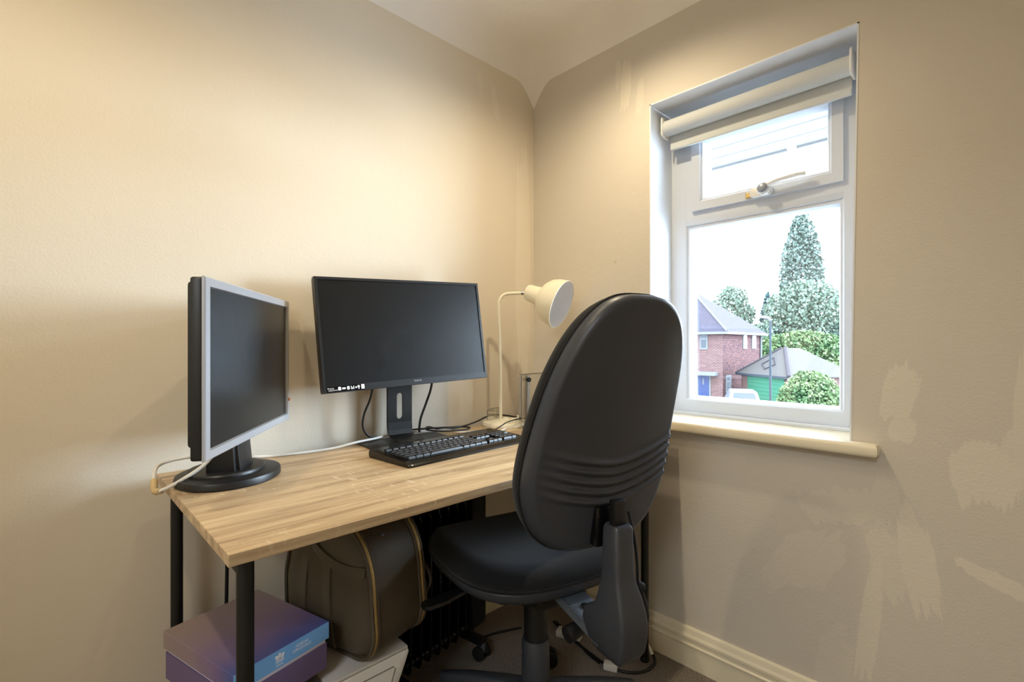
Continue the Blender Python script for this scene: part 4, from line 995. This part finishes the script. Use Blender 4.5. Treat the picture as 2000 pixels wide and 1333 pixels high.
mb = gbox(.75, 4.2, -.05, .02, GZ, GE-.12)
for k in range(7): mb.hexa([GP(.75, -.07, GZ+.1+k*.25), GP(4.2, -.07, GZ+.1+k*.25), GP(4.2, -.04, GZ+.1+k*.25), GP(.75, -.04, GZ+.1+k*.25), GP(.75, -.07, GZ+.31+k*.25), GP(4.2, -.07, GZ+.31+k*.25), GP(4.2, -.04, GZ+.31+k*.25), GP(.75, -.04, GZ+.31+k*.25)])
mb.build('garage_door', M_GREEN, gar, None, True)
gbox(-.25, 4.85, -.30, -.24, GE-.12, GE+.02).build('gutter', M_POST, gar, None, True)
# parked car
car = thing('car', 'white car parked on the drive in front of the green garage', 'car', O(12.45, 26.2, GZ), FWD-PI/2+math.radians(-20))
b = MB(); rs = []
for y, hwid, zt_ in ((-2.0, .70, .62), (-1.9, .82, .80), (-1.0, .86, .92), (.0, .86, .94), (1.6, .85, .92), (1.95, .78, .80), (2.0, .7, .6)):
    rs.append([V(-hwid, y, .22), V(hwid, y, .22), V(hwid*1.02, y, .55), V(hwid*.95, y, zt_), V(-hwid*.95, y, zt_), V(-hwid*1.02, y, .55)])
b.rings(rs)
rs = []
for y, hwid, z_ in ((-1.05, .74, .92), (-.45, .66, 1.36), (.2, .64, 1.44), (1.1, .64, 1.42), (1.75, .72, .95)): rs.append([V(-hwid-.06, y, .90), V(hwid+.06, y, .90), V(hwid, y, z_-.05), V(hwid*.85, y, z_), V(-hwid*.85, y, z_), V(-hwid, y, z_-.05)])
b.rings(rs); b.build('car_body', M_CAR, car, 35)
b = MB(); b.hexa([V(.70, -.62, .98), V(.715, -.62, .98), V(.715, .2, .98), V(.70, .2, .98), V(.655, -.40, 1.28), V(.67, -.40, 1.28), V(.67, .2, 1.33), V(.655, .2, 1.33)]); b.build('side_window', M_DARKGL, car)
b = MB(); b.hexa([V(-.58, -.98, .98), V(.58, -.98, .98), V(.58, -.96, .98), V(-.58, -.96, .98), V(-.5, -.53, 1.33), V(.5, -.53, 1.33), V(.5, -.50, 1.33), V(-.5, -.50, 1.33)]); b.build('windscreen', M_DARKGL, car)
for sx in (-1, 1):
    for y in (-1.25, 1.2):
        b = MB(); b.cyl((sx*.70, y, .31), (sx*.88, y, .31), .31, n=20, bev=.03); b.build('wheel', M_RUBBER, car, 40)
# street lamp
sl = thing('street_lamp', 'grey street lamp post standing before the garage', 'street lamp', O(11.7, 22, GZ))
b = MB(); b.cyl(O(11.7, 22, GZ), O(11.7, 22, 2.2), .055, .045, 10); b.build('post', M_POST, sl, 60, True)
b = MB(); b.tube([O(11.7, 22, 2.18), O(11.55, 22, 2.30), O(11.2, 22, 2.34)], .07, 8); b.build('lantern', M_WHITEO, sl, 60, True)
# planting
def foliage(mb, c, rx, ry, rz, n, leaf_, shell=.55, fn=None):
    for _ in range(int(n*2.6)):
        while True:
            p = V(random.uniform(-1, 1), random.uniform(-1, 1), random.uniform(-1, 1))
            if p.length <= 1 and p.length > shell*random.random(): break
        wsc = fn(p.z) if fn else 1.
        q = c+R2*(p.x*rx*wsc)+F2*(p.y*ry*wsc)+V(0, 0, p.z*rz)
        a = V(random.gauss(0, 1), random.gauss(0, 1), random.gauss(0, 1)).normalized(); d = a.orthogonal().normalized(); e_ = a.cross(d); s_ = leaf_*random.uniform(.35, .75)
        vs_ = [mb.bm.verts.new(q+d*s_), mb.bm.verts.new(q+e_*s_*.8), mb.bm.verts.new(q-d*s_), mb.bm.verts.new(q-e_*s_*.8)]
        mb.bm.faces.new(vs_)
def plant(name, label, cat, lat, dep, zc, rx, ry, rz, n, leaf_, m, fn=None, group=None, lumps=0, trunk=True):
    t = thing(name, label, cat, O(lat, dep, GZ), 0, group)
    mb = MB(); foliage(mb, O(lat, dep, zc), rx, ry, rz, n, leaf_, .6, fn)
    for k in range(lumps):
        a = 2*PI*k/lumps; foliage(mb, O(lat+rx*.6*math.cos(a), dep, zc+rz*.6*math.sin(a)), rx*.5, ry*.5, rz*.45, n//6, leaf_, .6)
    mb.build('foliage', m, t, None, True)
    if trunk:
        mb = MB(); mb.cyl(O(lat, dep, GZ), O(lat, dep, zc), max(.06, rx*.05), max(.03, rx*.02), 8); mb.build('trunk', M_TRUNK, t, 60, True)
    return t
plant('poplar', 'tall narrow poplar rising above the other trees', 'tree', 41.7, 70, 11.5, 2.9, 2.9, 9.4, 2600, .42, M_LEAFP, lambda z: 1.-.45*max(0, z)**1.5)
plant('broadleaf_tree', 'big rounded blue green tree in front of the poplar', 'tree', 33.2, 55, 3.9, 4.4, 4., 4.6, 2800, .30, M_LEAFB, lumps=7)
plant('broadleaf_tree', 'pale rounded tree beyond the house roof', 'tree', 27.2, 60, 4.8, 2.6, 2.4, 3.6, 1100, .30, M_LEAFB, lumps=4)
plant('conifer', 'small dark conifer left of the big tree', 'tree', 32.6, 62, 5.0, 1.3, 1.2, 3.0, 600, .26, M_LEAFD, lambda z: .65-.4*z)
plant('broadleaf_tree', 'pale tree at the right edge of the window pane', 'tree', 40.8, 63.5, 3.4, 2.0, 2., 2.8, 800, .3, M_LEAFB)
plant('hedge', 'tall yellow green hedge behind the garage', 'hedge', 27.0, 45, .1, 4.6, 1.6, 2.3, 2600, .26, M_LEAFY, lumps=8, trunk=False)
plant('hedge', 'dark bushy hedge between the house and the tall hedge', 'hedge', 26.0, 51, 1.6, 1.5, 1.2, 1.8, 900, .26, M_LEAFB, trunk=False)
plant('hedge', 'low clipped hedge to the right of the garage roof', 'hedge', 23.6, 37.5, -1.0, 2.0, .8, 1.0, 1400, .15, M_LEAFY, trunk=False)
plant('shrub', 'leafy yellow green shrub at the lower right of the window', 'shrub', 11.05, 18, -1.35, 1.15, 1., 1.45, 3600, .10, M_LEAFY, lumps=7)
